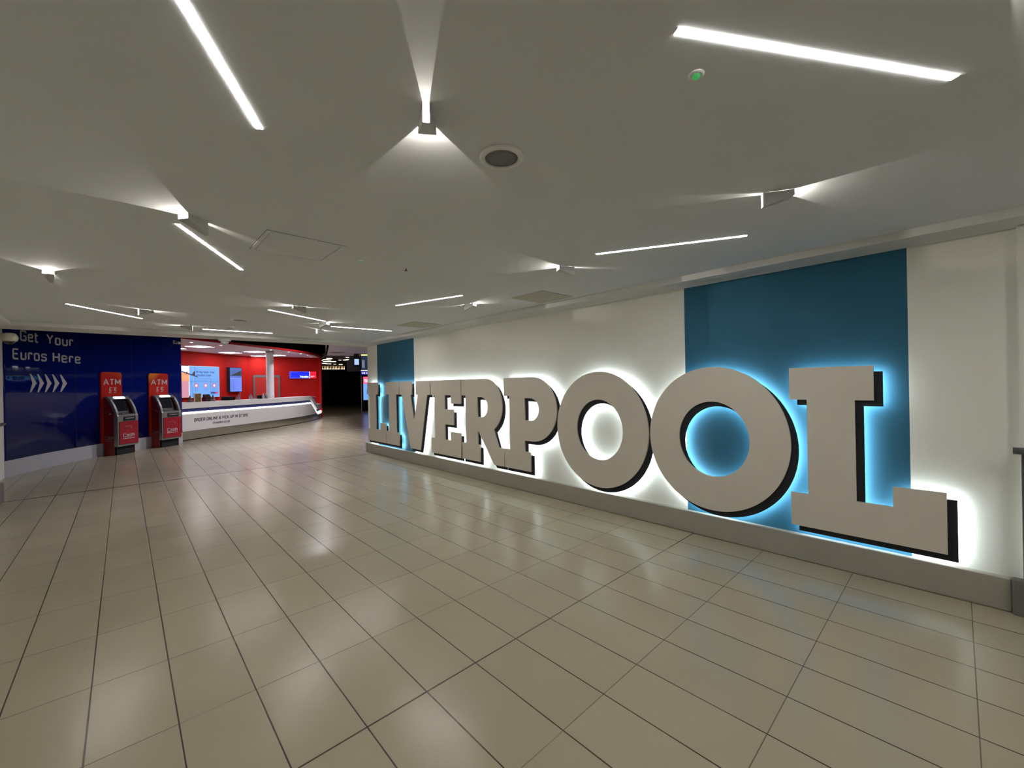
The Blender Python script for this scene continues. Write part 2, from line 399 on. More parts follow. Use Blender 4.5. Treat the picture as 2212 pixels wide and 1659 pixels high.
def glyph_O():
    return [arc(.625, .938, .625, .668, 0, 360, 96)[:-1], arc(.625 , .935, .316, .349, 0, 360, 72)[:-1]]
def plate(name, loops, yl, x0, x1, m, du=0.0, dz=0.0, parent=None):
    cu = bpy.data.curves.new('tmp', 'CURVE'); cu.dimensions = '2D'; cu.fill_mode = 'BOTH'
    cu.extrude = (x1 - x0) / 2
    for lp in loops:
        sp = cu.splines.new('POLY'); sp.points.add(len(lp) - 1); sp.use_cyclic_u = True
        for i, (u, z) in enumerate(lp): sp.points[i].co = (u, z, 0, 1)
    to = bpy.data.objects.new('tmp', cu); C.objects.link(to)
    me = bpy.data.meshes.new_from_object(to.evaluated_get(bpy.context.evaluated_depsgraph_get()))
    bpy.data.objects.remove(to)
    xm = (x0 + x1) / 2
    for v in me.vertices:
        u, z, w = v.co; v.co = (xm - w, yl - (u + du), z + dz)
    me.materials.clear(); me.materials.append(m); me.name = name
    o = bpy.data.objects.new(name, me); C.objects.link(o); o.parent = parent
    return o
def led_band(loops, yl, du, dz, parent):
    bm = bmesh.new(); rings = []
    for li, lp, inset in [(li, lp, k) for li, lp in enumerate(loops) for k in (.015, .029)]:
        P = [Vector((u, z)) for u, z in lp]; n = len(P)
        area = sum(P[i].x * P[(i + 1) % n].y - P[(i + 1) % n].x * P[i].y for i in range(n))
        sgn = 1 if area > 0 else -1
        if li: sgn = -sgn
        Q = []
        for i in range(n):
            a = (P[i] - P[i - 1]).normalized(); b = (P[(i + 1) % n] - P[i]).normalized()
            na, nb = Vector((-a.y, a.x)) * sgn, Vector((-b.y, b.x)) * sgn
            k = (na + nb); k = k / max(k.dot(na), .35)
            Q.append(P[i] + k * inset)
        rings.append(Q)
    for lo_, hi_ in zip(rings[0::2], rings[1::2]):
        lo = [bm.verts.new((4.0316, yl - (q.x + du), q.y + dz)) for q in lo_]; hi = [bm.verts.new((4.0316, yl - (q.x + du), q.y + dz)) for q in hi_]
        for i in range(len(lo)): bm.faces.new((lo[i], lo[(i + 1) % len(lo)], hi[(i + 1) % len(lo)], hi[i]))
    return obj('led_tape', bm, M_led, parent)
letters = [
 ('letter_l', glyph_L, 9.052, 'backlit taupe letter L at the far left end of the wall lettering', 'first'),
 ('letter_i', glyph_I, 8.145, 'backlit taupe letter I, slab serif, second in the wall lettering', ''),
 ('letter_v', glyph_V, 7.557, 'backlit taupe letter V of the wall lettering, partly over the far teal band', ''),
 ('letter_e', glyph_E, 6.412, 'backlit taupe letter E of the wall lettering on cream wall', ''),
 ('letter_r', glyph_R, 5.490, 'backlit taupe letter R of the wall lettering with kicked-out leg', ''),
 ('letter_p', glyph_P, 4.462, 'backlit taupe letter P of the wall lettering left of the round letters', ''),
 ('letter_o', glyph_O, 3.458, 'backlit taupe round letter O standing wholly on cream wall', ''),
 ('letter_o', glyph_O, 2.190, 'backlit taupe round letter O crossing onto the big teal band', ''),
 ('letter_l', glyph_L, 0.945, 'largest-looking backlit taupe letter L at the right end over the big teal band', 'last'),
]
for nm, gf, yl, lab, _ in letters:
    t = thing(nm, lab, 'letter', (LX, yl, 0.29), 0, 'big slab serif wall letters')
    inv = Matrix.Translation((-LX, -yl, -0.29))
    lp = gf()
    for o in (plate('face_plate', lp, yl, LX, LX + .018, M_letter),
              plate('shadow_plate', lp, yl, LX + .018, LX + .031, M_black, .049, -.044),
              led_band(lp, yl, .049, -.044, None)):
        o.data.transform(inv); o.parent = t

# ------------------------------------------------------------------ ceiling strip lights (flush linear luminaires, 1 m)
strips = [
 ((-.112, .907), (.384, 1.775), 'bright linear ceiling light running out of the top left edge'),
 ((1.135, .522), (1.997, -.006), 'large bright linear ceiling light at top right'),
 ((.240, 3.106), (.719, 3.986), 'diagonal linear ceiling light below the wide-beamed wedge spotlight on the left'),
 ((2.634, 1.858), (3.090, .959), 'linear ceiling light left of and above the big teal band'),
 ((-.454, 6.693), (.190, 7.494), 'linear ceiling light above the blue wall lettering, leftmost of the far ones'),
 ((2.420, 4.615), (2.705, 3.660), 'short-looking linear ceiling light at centre above the middle wall letters'),
 ((1.322, 5.803), (2.179, 6.341), 'linear ceiling light right of the thin far light, sloping down to a wedge spotlight'),
 ((2.433, 6.816), (3.458, 6.797), 'far linear ceiling light closest to the lettered wall, above the passage'),
 ((.943, 8.278), (1.932, 8.254), 'farthest linear ceiling light, level, just before the soffit above the red kiosk'),
]
added_strips = [((1.6, -2.4), (2.3, -1.7)), ((3.0, -.9), (2.4, -1.7)), ((.3, -4.2), (1.2, -4.6))]  # unseen strips added behind the viewpoint to brighten the room
def strip(a, b, lab, grp):
    a, b = Vector(a), Vector(b); d = (b - a); L_ = d.length; ang = math.atan2(d.y, d.x)
    t = thing('linear_ceiling_light', lab, 'ceiling light', (a.x, a.y, CEIL), ang, grp)
    for x0, x1 in ((-.005, 0), (L_, L_ + .005)): obj('end_cap', B(x0, x1, -.0110, .0110, -.0020, -.0002), M_housing, t)
    obj('diffuser', B(0, L_, -.0106, .0106, -.0012, -.0002), M_strip, t)
for a, b, lab in strips: strip(a, b, lab, 'flush linear ceiling lights')
for i, (a, b) in enumerate(added_strips): strip(a, b, ['linear ceiling light behind the viewpoint, in the middle', 'linear ceiling light behind the viewpoint, nearest the cream wall', 'linear ceiling light behind the viewpoint, farthest back'][i], 'linear ceiling lights behind the viewpoint')

# ------------------------------------------------------------------ wedge spotlights
M_wl = mat('spotlight_housing', (.50, .50, .49), .5, var=.02)
wedges = [
 ((.770, 1.232), (.852, 1.356), 'wedge ceiling spotlight throwing an upright beam at top centre, beside the round speaker'),
 ((2.463, .688), (2.552, .576), 'wedge ceiling spotlight near the right, above the big teal band'),
 ((2.785, 2.191), (2.671, 2.262), 'wedge ceiling spotlight whose dark side faces the view, near the faint square panel'),
 ((3.037, 4.065), (3.072, 3.965), 'small wedge ceiling spotlight at the right end of the central linear light'),
 ((.367, 2.989), (.256, 2.910), 'wedge ceiling spotlight with wide left beam, beside the square access hatch'),
 ((-.423, 5.080), (-.428, 4.942), 'brightly glowing wedge ceiling spotlight at the far left edge'),
 ((.141, 6.626), (.260, 6.691), 'wedge ceiling spotlight at the right end of the linear light over the blue wall'),
 ((.780, 7.940), (.655, 7.969), 'wedge ceiling spotlight left of the farthest linear light'),
 ((1.618, 5.344), (1.500, 5.360), 'wedge ceiling spotlight just above the long sloping far linear light'),
 ((2.181, 6.567), (2.252, 6.457), 'wedge ceiling spotlight between two far linear lights'),
 ((2.363, 7.273), (2.480, 7.362), 'farthest right wedge ceiling spotlight with thin upright bright slot'),
 ((1.421, -.029), (1.530, -.120), 'wedge ceiling spotlight beyond the top right corner, only its beam seen'),
]
def wedge_meshes():
    L_ = .142
    n0, n1 = .0115, .033      # half widths, narrow and wide mouth
    h0, h1 = .072, .028       # depths below ceiling
    e = .0004
    bm = bmesh.new()
    def shell(off):
        return [(0, -n0 - off, -e), (0, n0 + off, -e), (L_, n1 + off, -e), (L_, -n1 - off, -e), (0, -n0 - off, -h0 - off), (0, n0 + off, -h0 - off), (L_, n1 + off, -h1 - off), (L_, -n1 - off, -h1 - off)]
    i_, o_ = [bm.verts.new(p) for p in shell(0)], [bm.verts.new(p) for p in shell(.0012)]
    for s in (i_, o_):
        bm.faces.new((s[0], s[3], s[7], s[4])); bm.faces.new((s[1], s[2], s[6], s[5])); bm.faces.new((s[4], s[5], s[6], s[7]))
    for q in ((0, 4), (4, 5), (5, 1), (3, 7), (7, 6), (6, 2)): bm.faces.new((i_[q[0]], i_[q[1]], o_[q[1]], o_[q[0]]))
    me = bpy.data.meshes.new('housing'); bm.to_mesh(me); bm.free(); me.materials.append(M_wl)
    return me
wm = wedge_meshes()
lens_me = None
ld = bpy.data.lights.new('wedge_lamp', 'POINT'); ld.energy = WEDGE_W; ld.shadow_soft_size = .0016; ld.color = (1, .93, .82)
for (a, b, lab) in wedges:
    a, b = Vector(a), Vector(b); d = b - a
    t = thing('wedge_spotlight', lab, 'ceiling spotlight', (a.x, a.y, CEIL), math.atan2(d.y, d.x), 'wedge ceiling spotlights')
    o = bpy.data.objects.new('housing', wm); C.objects.link(o); o.parent = t
    bm = bmesh.new(); box(bm, .089, .099, -.003, .003, -.012, -.0006)
    obj('lamp_holder', bm, M_wl, t)
    lo = bpy.data.objects.new('lamp', ld); C.objects.link(lo); lo.parent = t; lo.location = (.094, 0, -.020)

# ------------------------------------------------------------------ other ceiling fittings
t = thing('ceiling_speaker', 'round recessed ceiling speaker with grey grille and white rim', 'speaker', (1.197, 1.322, CEIL))
bm = bmesh.new(); lathe(bm, [(.0695, -.003), (.072, -.011), (.078, -.014), (.089, -.012), (.0945, -.006), (.095, -.0003)], 64); obj('rim', bm, mat('bright_white_plastic', (.85, .85, .84), .45), t, True)
bm = bmesh.new(); lathe(bm, [(0, -.009), (.04, -.0085), (.0695, -.006), (.0705, -.0006)], 64); obj('grille', bm, M_mesh, t, True)
def hatch(name, pts, lab, cat, m, inner=.045, gap=.004):
    c = Vector((sum(p[0] for p in pts) / 4, sum(p[1] for p in pts) / 4, CEIL))
    t = thing(name, lab, cat, c)
    P = [Vector((p[0], p[1], 0)) - Vector((c.x, c.y, 0)) for p in pts]
    def ringq(k0, k1, z0, z1, nm, m_):
        bm = bmesh.new(); A = [p * k0 for p in P]; D = [p * k1 for p in P]
        for i in range(4):
            j = (i + 1) % 4
            a0, a1, d0, d1 = A[i], A[j], D[i], D[j]
            vv = [Vector((v.x, v.y, z)) for z in (z0, z1) for v in (a0, a1, d1, d0)]
            w = [bm.verts.new(v) for v in vv]
            for f in ((0, 1, 2, 3), (4, 5, 6, 7), (0, 1, 5, 4), (2, 3, 7, 6), (1, 2, 6, 5), (0, 3, 7, 4)): bm.faces.new([w[k] for k in f])
        return obj(nm, bm, m_, t)
    ringq(1.0, .90, -.0045, -.0003, 'frame', m)
    bm = bmesh.new(); prism(bm, [(p.x * .885, p.y * .885) for p in P], -.004, -.0003); obj('panel', bm, m, t)
    bm = bmesh.new(); prism(bm, [(p.x * 1.016, p.y * 1.016) for p in P], -.0012, -.0002); obj('shadow_gap', bm, M_rail, t)
hatch('access_hatch', [(.655, 2.880), (1.140, 2.880), (1.140, 3.355), (.655, 3.355)], 'square ceiling access hatch with dark edge gap, left of centre', 'hatch', M_ceil)
def faint(name, pts, lab):
    c = Vector((sum(p[0] for p in pts) / 4, sum(p[1] for p in pts) / 4, CEIL)); t = thing(name, lab, 'ceiling panel', c)
    m = mat('tan_grille_panel', (.50, .48, .40), .8, var=.04, vscale=40)
    bm = bmesh.new()
    prism(bm, [(p[0] - c.x, p[1] - c.y) for p in pts], -.006, -.0003)
    bmesh.ops.bevel(bm, geom=[e for e in bm.edges], offset=.003, segments=1, affect='EDGES')
    obj('panel', bm, m, t)
faint('ceiling_panel', [(3.213, 2.945), (3.710, 2.945), (3.710, 3.430), (3.213, 3.430)], 'faint square beige ceiling panel near the wall, above the middle letters')
faint('ceiling_panel', [(3.210, 5.60), (3.712, 5.60), (3.712, 6.13), (3.210, 6.13)], 'faint square beige ceiling panel farther off, above the small teal band')
def emergency(x, y, lab, s=1.0):
    t = thing('emergency_light', lab, 'emergency light', (x, y, CEIL))
    bm = bmesh.new(); lathe(bm, [(.0105 * s, -.004), (.016 * s, -.005), (.023 * s, -.0025), (.0235 * s, -.0003)], 32); obj('bezel', bm, M_white, t, True)
    bm = bmesh.new(); lathe(bm, [(0, -.0145 * s), (.007 * s, -.013 * s), (.0115 * s, -.007 * s), (.0125 * s, -.0035)], 12); obj('green_lens', bm, emit('green_led_lens', (.03, .42, .09), .6), t)
emergency(1.345, .555, 'small ceiling fitting glowing green below the large top right light', 1.05)
emergency(1.350, 3.134, 'tiny ceiling fitting with a green point right of the access hatch', .8)
t = thing('sprinkler_head', 'small sprinkler head hanging from ceiling right of the access hatch', 'sprinkler', (1.724, 3.109, CEIL))
bm = bmesh.new(); lathe(bm, [(.008, -.004), (.02, -.005), (.031, -.002), (.0315, -.0003)], 32); obj('escutcheon', bm, M_white, t, True)
bm = bmesh.new(); lathe(bm, [(0, -.022), (.013, -.021), (.0135, -.019), (.004, -.018), (.005, -.008), (.009, -.0045)], 20); obj('deflector', bm, M_grey, t, True)
t = thing('smoke_detector', 'white smoke detector on the far ceiling above the kiosk', 'smoke detector', (1.222, 7.72, CEIL))
bm = bmesh.new(); lathe(bm, [(.055, -.0003), (.056, -.012), (.05, -.016)], 32); obj('base', bm, M_white, t, True)
bm = bmesh.new(); lathe(bm, [(.045, -.016), (.043, -.026), (.03, -.033), (0, -.035)], 32); obj('sensor_cap', bm, M_lgrey, t, True)
t = thing('ceiling_vent', 'round flush vent disc on the far ceiling behind the smoke detector', 'vent', (1.209, 6.892, CEIL))
bm = bmesh.new(); lathe(bm, [(.085, -.0003), (.095, -.01), (.11, -.006), (.112, -.0003)], 40); obj('ring', bm, M_white, t, True)
bm = bmesh.new(); lathe(bm, [(0, -.006), (.084, -.004)], 40); obj('disc', bm, M_grey, t, True)
t = thing('dome_camera', 'pale dome security camera hanging under the far soffit above the kiosk', 'security camera', (1.344, 9.02, SOFF))
bm = bmesh.new(); lathe(bm, [(.10, -.0003), (.10, -.035), (.09, -.05)], 32); obj('mount', bm, M_white, t, True)
bm = bmesh.new(); lathe(bm, [(.068, -.05), (.062, -.08), (.04, -.105), (0, -.115)], 32); obj('dome', bm, M_lgrey, t, True)

# CCTV dome on an arm from the left pier
t = thing('bracket_camera', 'ivory dome security camera on a wall arm, far left', 'security camera', (-1.145, 8.95, 2.235))
bm = bmesh.new(); tube(bm, [(-.106, .0, .062), (.03, 0, .062)], .012, 14); obj('arm', bm, M_cctv, t, True)
bm = bmesh.new(); lathe(bm, [(0, .078), (.04, .078), (.064, .062), (.076, .04), (.082, .02), (.079, -.008), (.072, -.03), (.064, -.038)], 40); obj('housing', bm, M_cctv, t, True)
bm = bmesh.new(); lathe(bm, [(.058, -.038), (.052, -.055), (.034, -.072), (0, -.08)], 40); obj('dome', bm, M_screen, t, True)

# handrails
t = thing('handrail', 'dark grey tubular handrail end on the pier at the right edge', 'handrail', (3.955, -0.225, 1.02))
bm = bmesh.new(); tube(bm, [(0, 0, 0), (0, -.02, 0), (0, -2.2, 0)], .021, 18); obj('rail', bm, M_rail, t, True)
bm = bmesh.new(); box(bm, -.006, .075, -.14, -.11, -.012, .012); obj('bracket', bm, M_rail, t)
t = thing('handrail', 'dark handrail end on the pier at the left edge', 'handrail', (-1.20, 8.9, 1.06))
bm = bmesh.new(); tube(bm, [(0, 0, 0), (0, -2.2, 0)], .02, 14); obj('rail', bm, M_rail, t, True)
bm = bmesh.new(); box(bm, -.05, .0, -.14, -.11, -.012, .012); obj('bracket', bm, M_rail, t)

# ------------------------------------------------------------------ blue curved wall
ctrl = [(-1.535, 11.39), (-1.13, 12.25), (-.68, 12.96), (-.36, 13.43), (.1, 13.92), (.52, 14.30), (.85, 14.57), (1.19, 14.85)]
def catmull(P, per=10):
    out = []
    for i in range(len(P) - 1):
        p0, p1, p2, p3 = Vector(P[max(i - 1, 0)]), Vector(P[i]), Vector(P[i + 1]), Vector(P[min(i + 2, len(P) - 1)])
        for k in range(per):
            t = k / per
            out.append(.5 * ((2 * p1) + (p2 - p0) * t + (2 * p0 - 5 * p1 + 4 * p2 - p3) * t * t + (3 * p1 - p0 - 3 * p2 + p3) * t ** 3))
    out.append(Vector(P[-1])); return out
class Path:
    def __init__(s, pts):
        s.p = [Vector(q) for q in pts]; s.c = [0]
        for a, b in zip(s.p, s.p[1:]): s.c.append(s.c[-1] + (b - a).length)
        s.L = s.c[-1]
    def at(s, u):
        i = 0
        while i < len(s.p) - 2 and s.c[i + 1] < u: i += 1
        t = (u - s.c[i]) / (s.c[i + 1] - s.c[i]); d = (s.p[i + 1] - s.p[i])
        dn = d.normalized()
        j0, j1 = max(i - 1, 0), min(i + 2, len(s.p) - 1)
        ds = (s.p[j1] - s.p[j0]).normalized()
        return s.p[i] + d * t, dn, Vector((ds.y, -ds.x))
    def fn(s, off=0.0):
        def f(u, z, o):
            p, d, n = s.at(u); q = p + n * (off + o); return Vector((q.x, q.y, z))
        return f
bpth = Path(catmull(ctrl))
def wall_strip(bm, pth, u0, u1, z0, z1, o0, o1, n=60):
    f = pth.fn(); R = []
    for i in range(n + 1):
        u = u0 + (u1 - u0) * i / n
        R.append([bm.verts.new(f(u, z, o)) for z, o in ((z0, o0), (z0, o1), (z1, o1), (z1, o0))])
    for a, b in zip(R, R[1:]):
        for k in range(4): bm.faces.new((a[k], a[(k + 1) % 4], b[(k + 1) % 4], b[k]))
    bm.faces.new(R[0]); bm.faces.new(R[-1])
bm = bmesh.new(); wall_strip(bm, bpth, 0, bpth.L, .29, 3.1, -.12, 0, 90)
wl = struct('wall_blue', bm, M_blue)
for p in wl.data.polygons: p.use_smooth = abs(p.normal.z) < .5
bm = bmesh.new(); wall_strip(bm, bpth, 0, bpth.L, 0, .29, -.12, .004, 90); struct('baseboard_blue', bm, M_base_white)
for i, u in enumerate((1.66, 3.10)):
    bm = bmesh.new(); wall_strip(bm, bpth, u - .004, u + .004, .29, 3.1, 0, .0015, 1); struct('trim_%d' % (8 + i), bm, M_black)
bf = bpth.fn(.0015)
t = thing('wall_lettering', 'white vinyl lettering Get Your Euros Here on the blue wall', 'lettering', (0, 0, 0))
for word, s0, s1, z in (('Get', .378, .81, 2.440), ('Your', 1.0, 1.625, 2.440), ('Euros', .198, 1.0, 2.090), ('Here', 1.138, 1.795, 2.090)):
    st, tr = .17, .18
    w = text_width(word, .205, st, tr); xs = (s1 - s0) / w
    bm = bmesh.new(); text_bm(bm, word, .205, bf, s0, z, st, tr, .003, xs=xs); obj('word', bm, M_vinyl, t)
t = thing('wall_arrows', 'five white chevrons pointing right on the blue wall', 'arrows', (0, 0, 0))
for k in range(5):
    s0 = .585 + k * .178
    bm = bmesh.new()
    pts = [(0, .175), (.03, .175), (.165, 0), (.03, -.175), (0, -.175), (.062, 0)]
    lo = [bm.verts.new(bf(s0 + a, 1.665 + b, 0)) for a, b in pts]; hi = [bm.verts.new(bf(s0 + a, 1.665 + b, .003)) for a, b in pts]
    bm.faces.new((hi[0], hi[1], hi[2], hi[5])); bm.faces.new((hi[5], hi[2], hi[3], hi[4]))
    for i in range(6): bm.faces.new((lo[i], lo[(i + 1) % 6], hi[(i + 1) % 6], hi[i]))
    obj('chevron', bm, M_vinyl, t)
p, d_, n_ = bpth.at(4.27)
t = thing('wall_camera', 'small pale security camera high on the right end of the blue wall', 'security camera', (p.x + n_.x * .002, p.y + n_.y * .002, 2.80), math.atan2(n_.y, n_.x))
bm = bmesh.new(); box(bm, 0, .03, -.05, .05, -.04, .05, bevel=.005); obj('mount', bm, M_lgrey, t)
bm = bmesh.new(); tube(bm, [(.02, 0, .01), (.10, 0, .0), (.18, -.03, -.03)], .036, 14); obj('camera_body', bm, M_lgrey, t, True)

# ------------------------------------------------------------------ cash machines
def cash_machine(s_mid, lab, swirl):
    p, d_, n_ = bpth.at(s_mid)
    yv = Vector((-n_.x, -n_.y))
    ang = math.atan2(n_.y, n_.x) + math.pi / 2      # local -y faces out of the wall
    t = thing('cash_machine', lab, 'cash machine', (p.x, p.y, 0), ang)
    W_ = .26
    # tall backing board with rounded head
    bm = bmesh.new(); pts = [(-.26, .29), (.26, .29)] + arc(.26 - .06, 1.93 - .06, .06, .06, 0, 90, 8) + arc(-.26 + .06, 1.93 - .06, .06, .06, 90, 180, 8)
    lo = [bm.verts.new((x, -.012, z)) for x, z in pts]; hi = [bm.verts.new((x, -.045, z)) for x, z in pts]
    bm.faces.new(lo); bm.faces.new(hi)
    for i in range(len(pts)): bm.faces.new((lo[i], lo[(i + 1) % len(pts)], hi[(i + 1) % len(pts)], hi[i]))
    hb = obj('header_board', bm, swirl, t)
    f = frame_fn((0, -.0455, 0), (1, 0, 0), (0, 0, 1), (0, -1, 0))
    w = text_width('ATM', .15, .17, .12)
    bm = bmesh.new(); text_bm(bm, 'ATM', .15, f, -w / 2 + .01, 1.625, .17, .12, .002); obj('header_lettering', bm, M_vinyl, hb)
    bm = bmesh.new(); text_bm(bm, '£', .10, f, -.075, 1.48, .2, .2, .002); obj('currency_sign', bm, M_vinyl, hb)
    bm = bmesh.new(); text_bm(bm, '€', .10, f, .045, 1.48, .2, .2, .002); obj('currency_sign', bm, M_vinyl, hb)
    obj('caption_line', B(-.08, -.015, -.047, -.0455, 1.445, 1.455), M_vinyl, hb); obj('caption_line', B(.045, .11, -.047, -.0455, 1.445, 1.455), M_vinyl, hb)
    x0, x1 = -.20, .31                      # body
    D = .36
    # side profile (y outwards positive d, z)
    def P3(x, d, z): return (x, -d, z)
    prof = [(.045, .0), (D - .04, .0), (D - .04, .16), (D, .20), (D, .90), (D - .015, .93)]
    top = [(D - .03, 1.00), (D - .055, 1.08), (D - .10, 1.18), (D - .16, 1.28), (D - .235, 1.355), (.045, 1.355)]
    def slab(nm, xa, xb, m, poly, parent=t):
        bm = bmesh.new()
        a = [bm.verts.new(P3(xa, *q)) for q in poly]; b = [bm.verts.new(P3(xb, *q)) for q in poly]
        bm.faces.new(a); bm.faces.new(b); n = len(poly)
        for i in range(n): bm.faces.new((a[i], a[(i + 1) % n], b[(i + 1) % n], b[i]))
        return obj(nm, bm, m, parent)
    side_poly = [(.045, .0), (D - .085, .0), (D - .085, .93)] + [(a - .05, b - .01) for a, b in top[:-1]] + [(.045, 1.345)]
    sp_ = slab('side_panel', x0 - .012, x0, M_atmside, side_poly)
    slab('side_panel', x1, x1 + .012, M_atmside, side_poly)
    rim = [(D - .085, .20), (D, .20), (D, .90), (D - .015, .93)] + top[:-1] + [(D - .275, 1.345)] + [(a - .055, b - .012) for a, b in top[:-1]][::-1] + [(D - .085, .93)]
    slab('cheek', x0 - .014, x0 + .035, M_silver, rim); slab('cheek', x1 - .035, x1 + .014, M_silver, rim)
    slab('base', x0 + .03, x1 - .03, M_black, [(.06, 0), (D - .07, 0), (D - .07, .2), (.06, .2)])
    # lower door in red, silver card shelf, dark slot
    bm = bmesh.new(); box(bm, x0 + .035, x1 - .035, -D + .002, -D + .06, .20, .24); obj('lower_sill', bm, M_silver, t)
    dr = obj('front_door', B(x0 + .02, x1 + .004, -D - .012, -D + .03, .245, .765), M_atmred, t)
    ff = frame_fn((0, -D - .0125, 0), (1, 0, 0), (0, 0, 1), (0, -1, 0))
    w = text_width('Cash', .095, .19, .1)
    bm = bmesh.new(); text_bm(bm, 'Cash', .095, ff, .055 - w / 2, .40, .19, .1, .002)
    obj('door_lettering', bm, M_vinyl, dr); obj('underline', B(.055 - w / 2, .055 + w / 2, -D - .0145, -D - .0125, .365, .378), M_vinyl, dr)
    for k, (a, b, ww) in enumerate(((-.035, .655, .04), (.03, .66, .045), (.10, .665, .02), (.10, .63, .04), (.105, .605, .03))):
        obj('door_symbol', B(a, a + ww, -D - .0145, -D - .0125, b - .008, b + .008), mat('faded_print', (.35, .2, .22), .6), dr)
    bm = bmesh.new(); box(bm, x0 + .035, x1 - .035, -D - .004, -D + .05, .77, .93, bevel=.004); cs = obj('card_shelf', bm, M_silver, t)
    obj('card_bezel', B(x0 + .13, x1 - .07, -D - .012, -D - .004, .785, .885), M_black, cs)
    obj('card_slot', B(x0 + .18, x1 - .11, -D - .015, -D - .012, .835, .850), mat('slot_lit', (.45, .45, .36), .5), cs)  # slot strip in a plain pale yellow-grey
    # recessed fascia with screen, curved hood
    bm = bmesh.new()
    inner = [(D - .02, .93), (D - .14, .96), (D - .26, 1.30), (D - .235, 1.35)]
    a = [bm.verts.new(P3(x0 + .035, *q)) for q in inner]; b = [bm.verts.new(P3(x1 - .035, *q)) for q in inner]
    for i in range(3): bm.faces.new((a[i], a[i + 1], b[i + 1], b[i]))
    fa = obj('fascia', bm, M_rail, t)
    bm = bmesh.new(); q0, q1 = Vector(P3(0, D - .155, 1.02)), Vector(P3(0, D - .232, 1.24))
    dirv = (q1 - q0).normalized(); nn = Vector((0, -dirv.z, dirv.y))
    if nn.y > 0: nn = -nn
    f2 = [Vector((x, q.y, q.z)) + nn * o for o in (.006, .014) for x, q in ((x0 + .08, q0), (x1 - .09, q0), (x1 - .09, q1), (x0 + .08, q1))]
    w = [bm.verts.new(v) for v in f2]
    for fc in ((0, 1, 2, 3), (4, 5, 6, 7), (0, 1, 5, 4), (1, 2, 6, 5), (2, 3, 7, 6), (3, 0, 4, 7)): bm.faces.new([w[k] for k in fc])
    obj('screen', bm, M_screen, fa)
    bm = bmesh.new()
    for i in range(4):
        for j in range(3):
            c = Vector((x0 + .15 + i * .045, 0, 0)); yy = D - .04 - j * .03
            box(bm, c.x, c.x + .03, -yy - .01, -yy + .01, .942 + j * .006, .958 + j * .006)
    obj('keypad', bm, M_silver, fa)
    hood = [(D - .10, 1.18), (D - .16, 1.28), (D - .235, 1.355), (.045, 1.355), (.045, 1.33), (D - .24, 1.335), (D - .175, 1.265)]
    bm = bmesh.new(); hh = [(D - .175, 1.302), (D - .235, 1.357), (.045, 1.357), (.045, 1.335), (D - .24, 1.335), (D - .185, 1.285)]
    a = [bm.verts.new(P3(x0, *q)) for q in hh]; b = [bm.verts.new(P3(x1, *q)) for q in hh]
    bm.faces.new(a); bm.faces.new(b)
    for i in range(len(hh)): bm.faces.new((a[i], a[(i + 1) % len(hh)], b[(i + 1) % len(hh)], b[i]))
    obj('hood', bm, M_silver, t)
    bm = bmesh.new()
    q0, q1 = Vector((0, -(D - .182), 1.300)), Vector((0, -(D - .225), 1.344)); dv = q1 - q0; nn = Vector((0, -abs(dv.z), abs(dv.y))).normalized()
    c = (q0 + q1) / 2 + nn * .004
    pts = []
    for cx_, sg in ((.17, 1), (-.06, -1)):
        for k in range(9):
            a_ = math.radians(-90 + 180 * k / 8) if sg > 0 else math.radians(90 + 180 * k / 8)
            pts.append((cx_ + .028 * math.cos(a_), .034 * math.sin(a_)))
    dn = dv.normalized()
    lo = [bm.verts.new(c + Vector((x, 0, 0)) + dn * y) for x, y in pts]; hi = [bm.verts.new(c + nn * .01 + Vector((x, 0, 0)) + dn * y) for x, y in pts]
    bm.faces.new(hi); bm.faces.new(lo)
    for i in range(len(pts)): bm.faces.new((lo[i], lo[(i + 1) % len(pts)], hi[(i + 1) % len(pts)], hi[i]))
    obj('hood_lamp', bm, emit('atm_hood_lamp', (.55, .72, 1.0), 3.0), t)
    # lettering on the dark side
    fs = frame_fn((x0 - .0125, 0, 0), (0, -1, 0), (0, 0, 1), (-1, 0, 0))
    bm = bmesh.new(); text_bm(bm, 'Cash', .085, fs, .06, .37, .17, .1, .0015, xs=.78)
    fw = mat('faded_white', (.33, .27, .27), .6); obj('side_lettering', bm, fw, sp_)
    for q in ((-.24, -.07, .335, .345), (-.12, -.09, .985, 1.0), (-.215, -.17, .94, .975)): obj('side_mark', B(x0 - .014, x0 - .0125, *q), fw, sp_)
    return t
def header_mat(name, a, b, mixk):
    m = bpy.data.materials.new(name); m.use_nodes = True; nt = m.node_tree; N = nt.nodes; L = nt.links
    bs = N['Principled BSDF']; bs.inputs['Roughness'].default_value = .3
    tc = N.new('ShaderNodeTexCoord'); sp = N.new('ShaderNodeSeparateXYZ'); L.new(tc.outputs['Object'], sp.inputs[0])
    no = N.new('ShaderNodeTexNoise'); no.inputs['Scale'].default_value = 3.0; no.inputs['Detail'].default_value = 1; L.new(tc.outputs['Object'], no.inputs['Vector'])
    x = N.new('ShaderNodeMath'); x.operation = 'MULTIPLY_ADD'; L.new(sp.outputs[0], x.inputs[0]); x.inputs[1].default_value = mixk; L.new(no.outputs['Fac'], x.inputs[2])
    z = N.new('ShaderNodeMath'); z.operation = 'MULTIPLY_ADD'; L.new(sp.outputs[2], z.inputs[0]); z.inputs[1].default_value = 2.2; L.new(x.outputs[0], z.inputs[2])
    r = N.new('ShaderNodeMapRange'); L.new(z.outputs[0], r.inputs[0]); r.inputs[1].default_value = 4.55; r.inputs[2].default_value = 4.95
    mx = N.new('ShaderNodeMix'); mx.data_type = 'RGBA'; L.new(r.outputs[0], mx.inputs[0]); mx.inputs[6].default_value = (*a, 1); mx.inputs[7].default_value = (*b, 1)
    L.new(mx.outputs[2], bs.inputs['Base Color']); return m
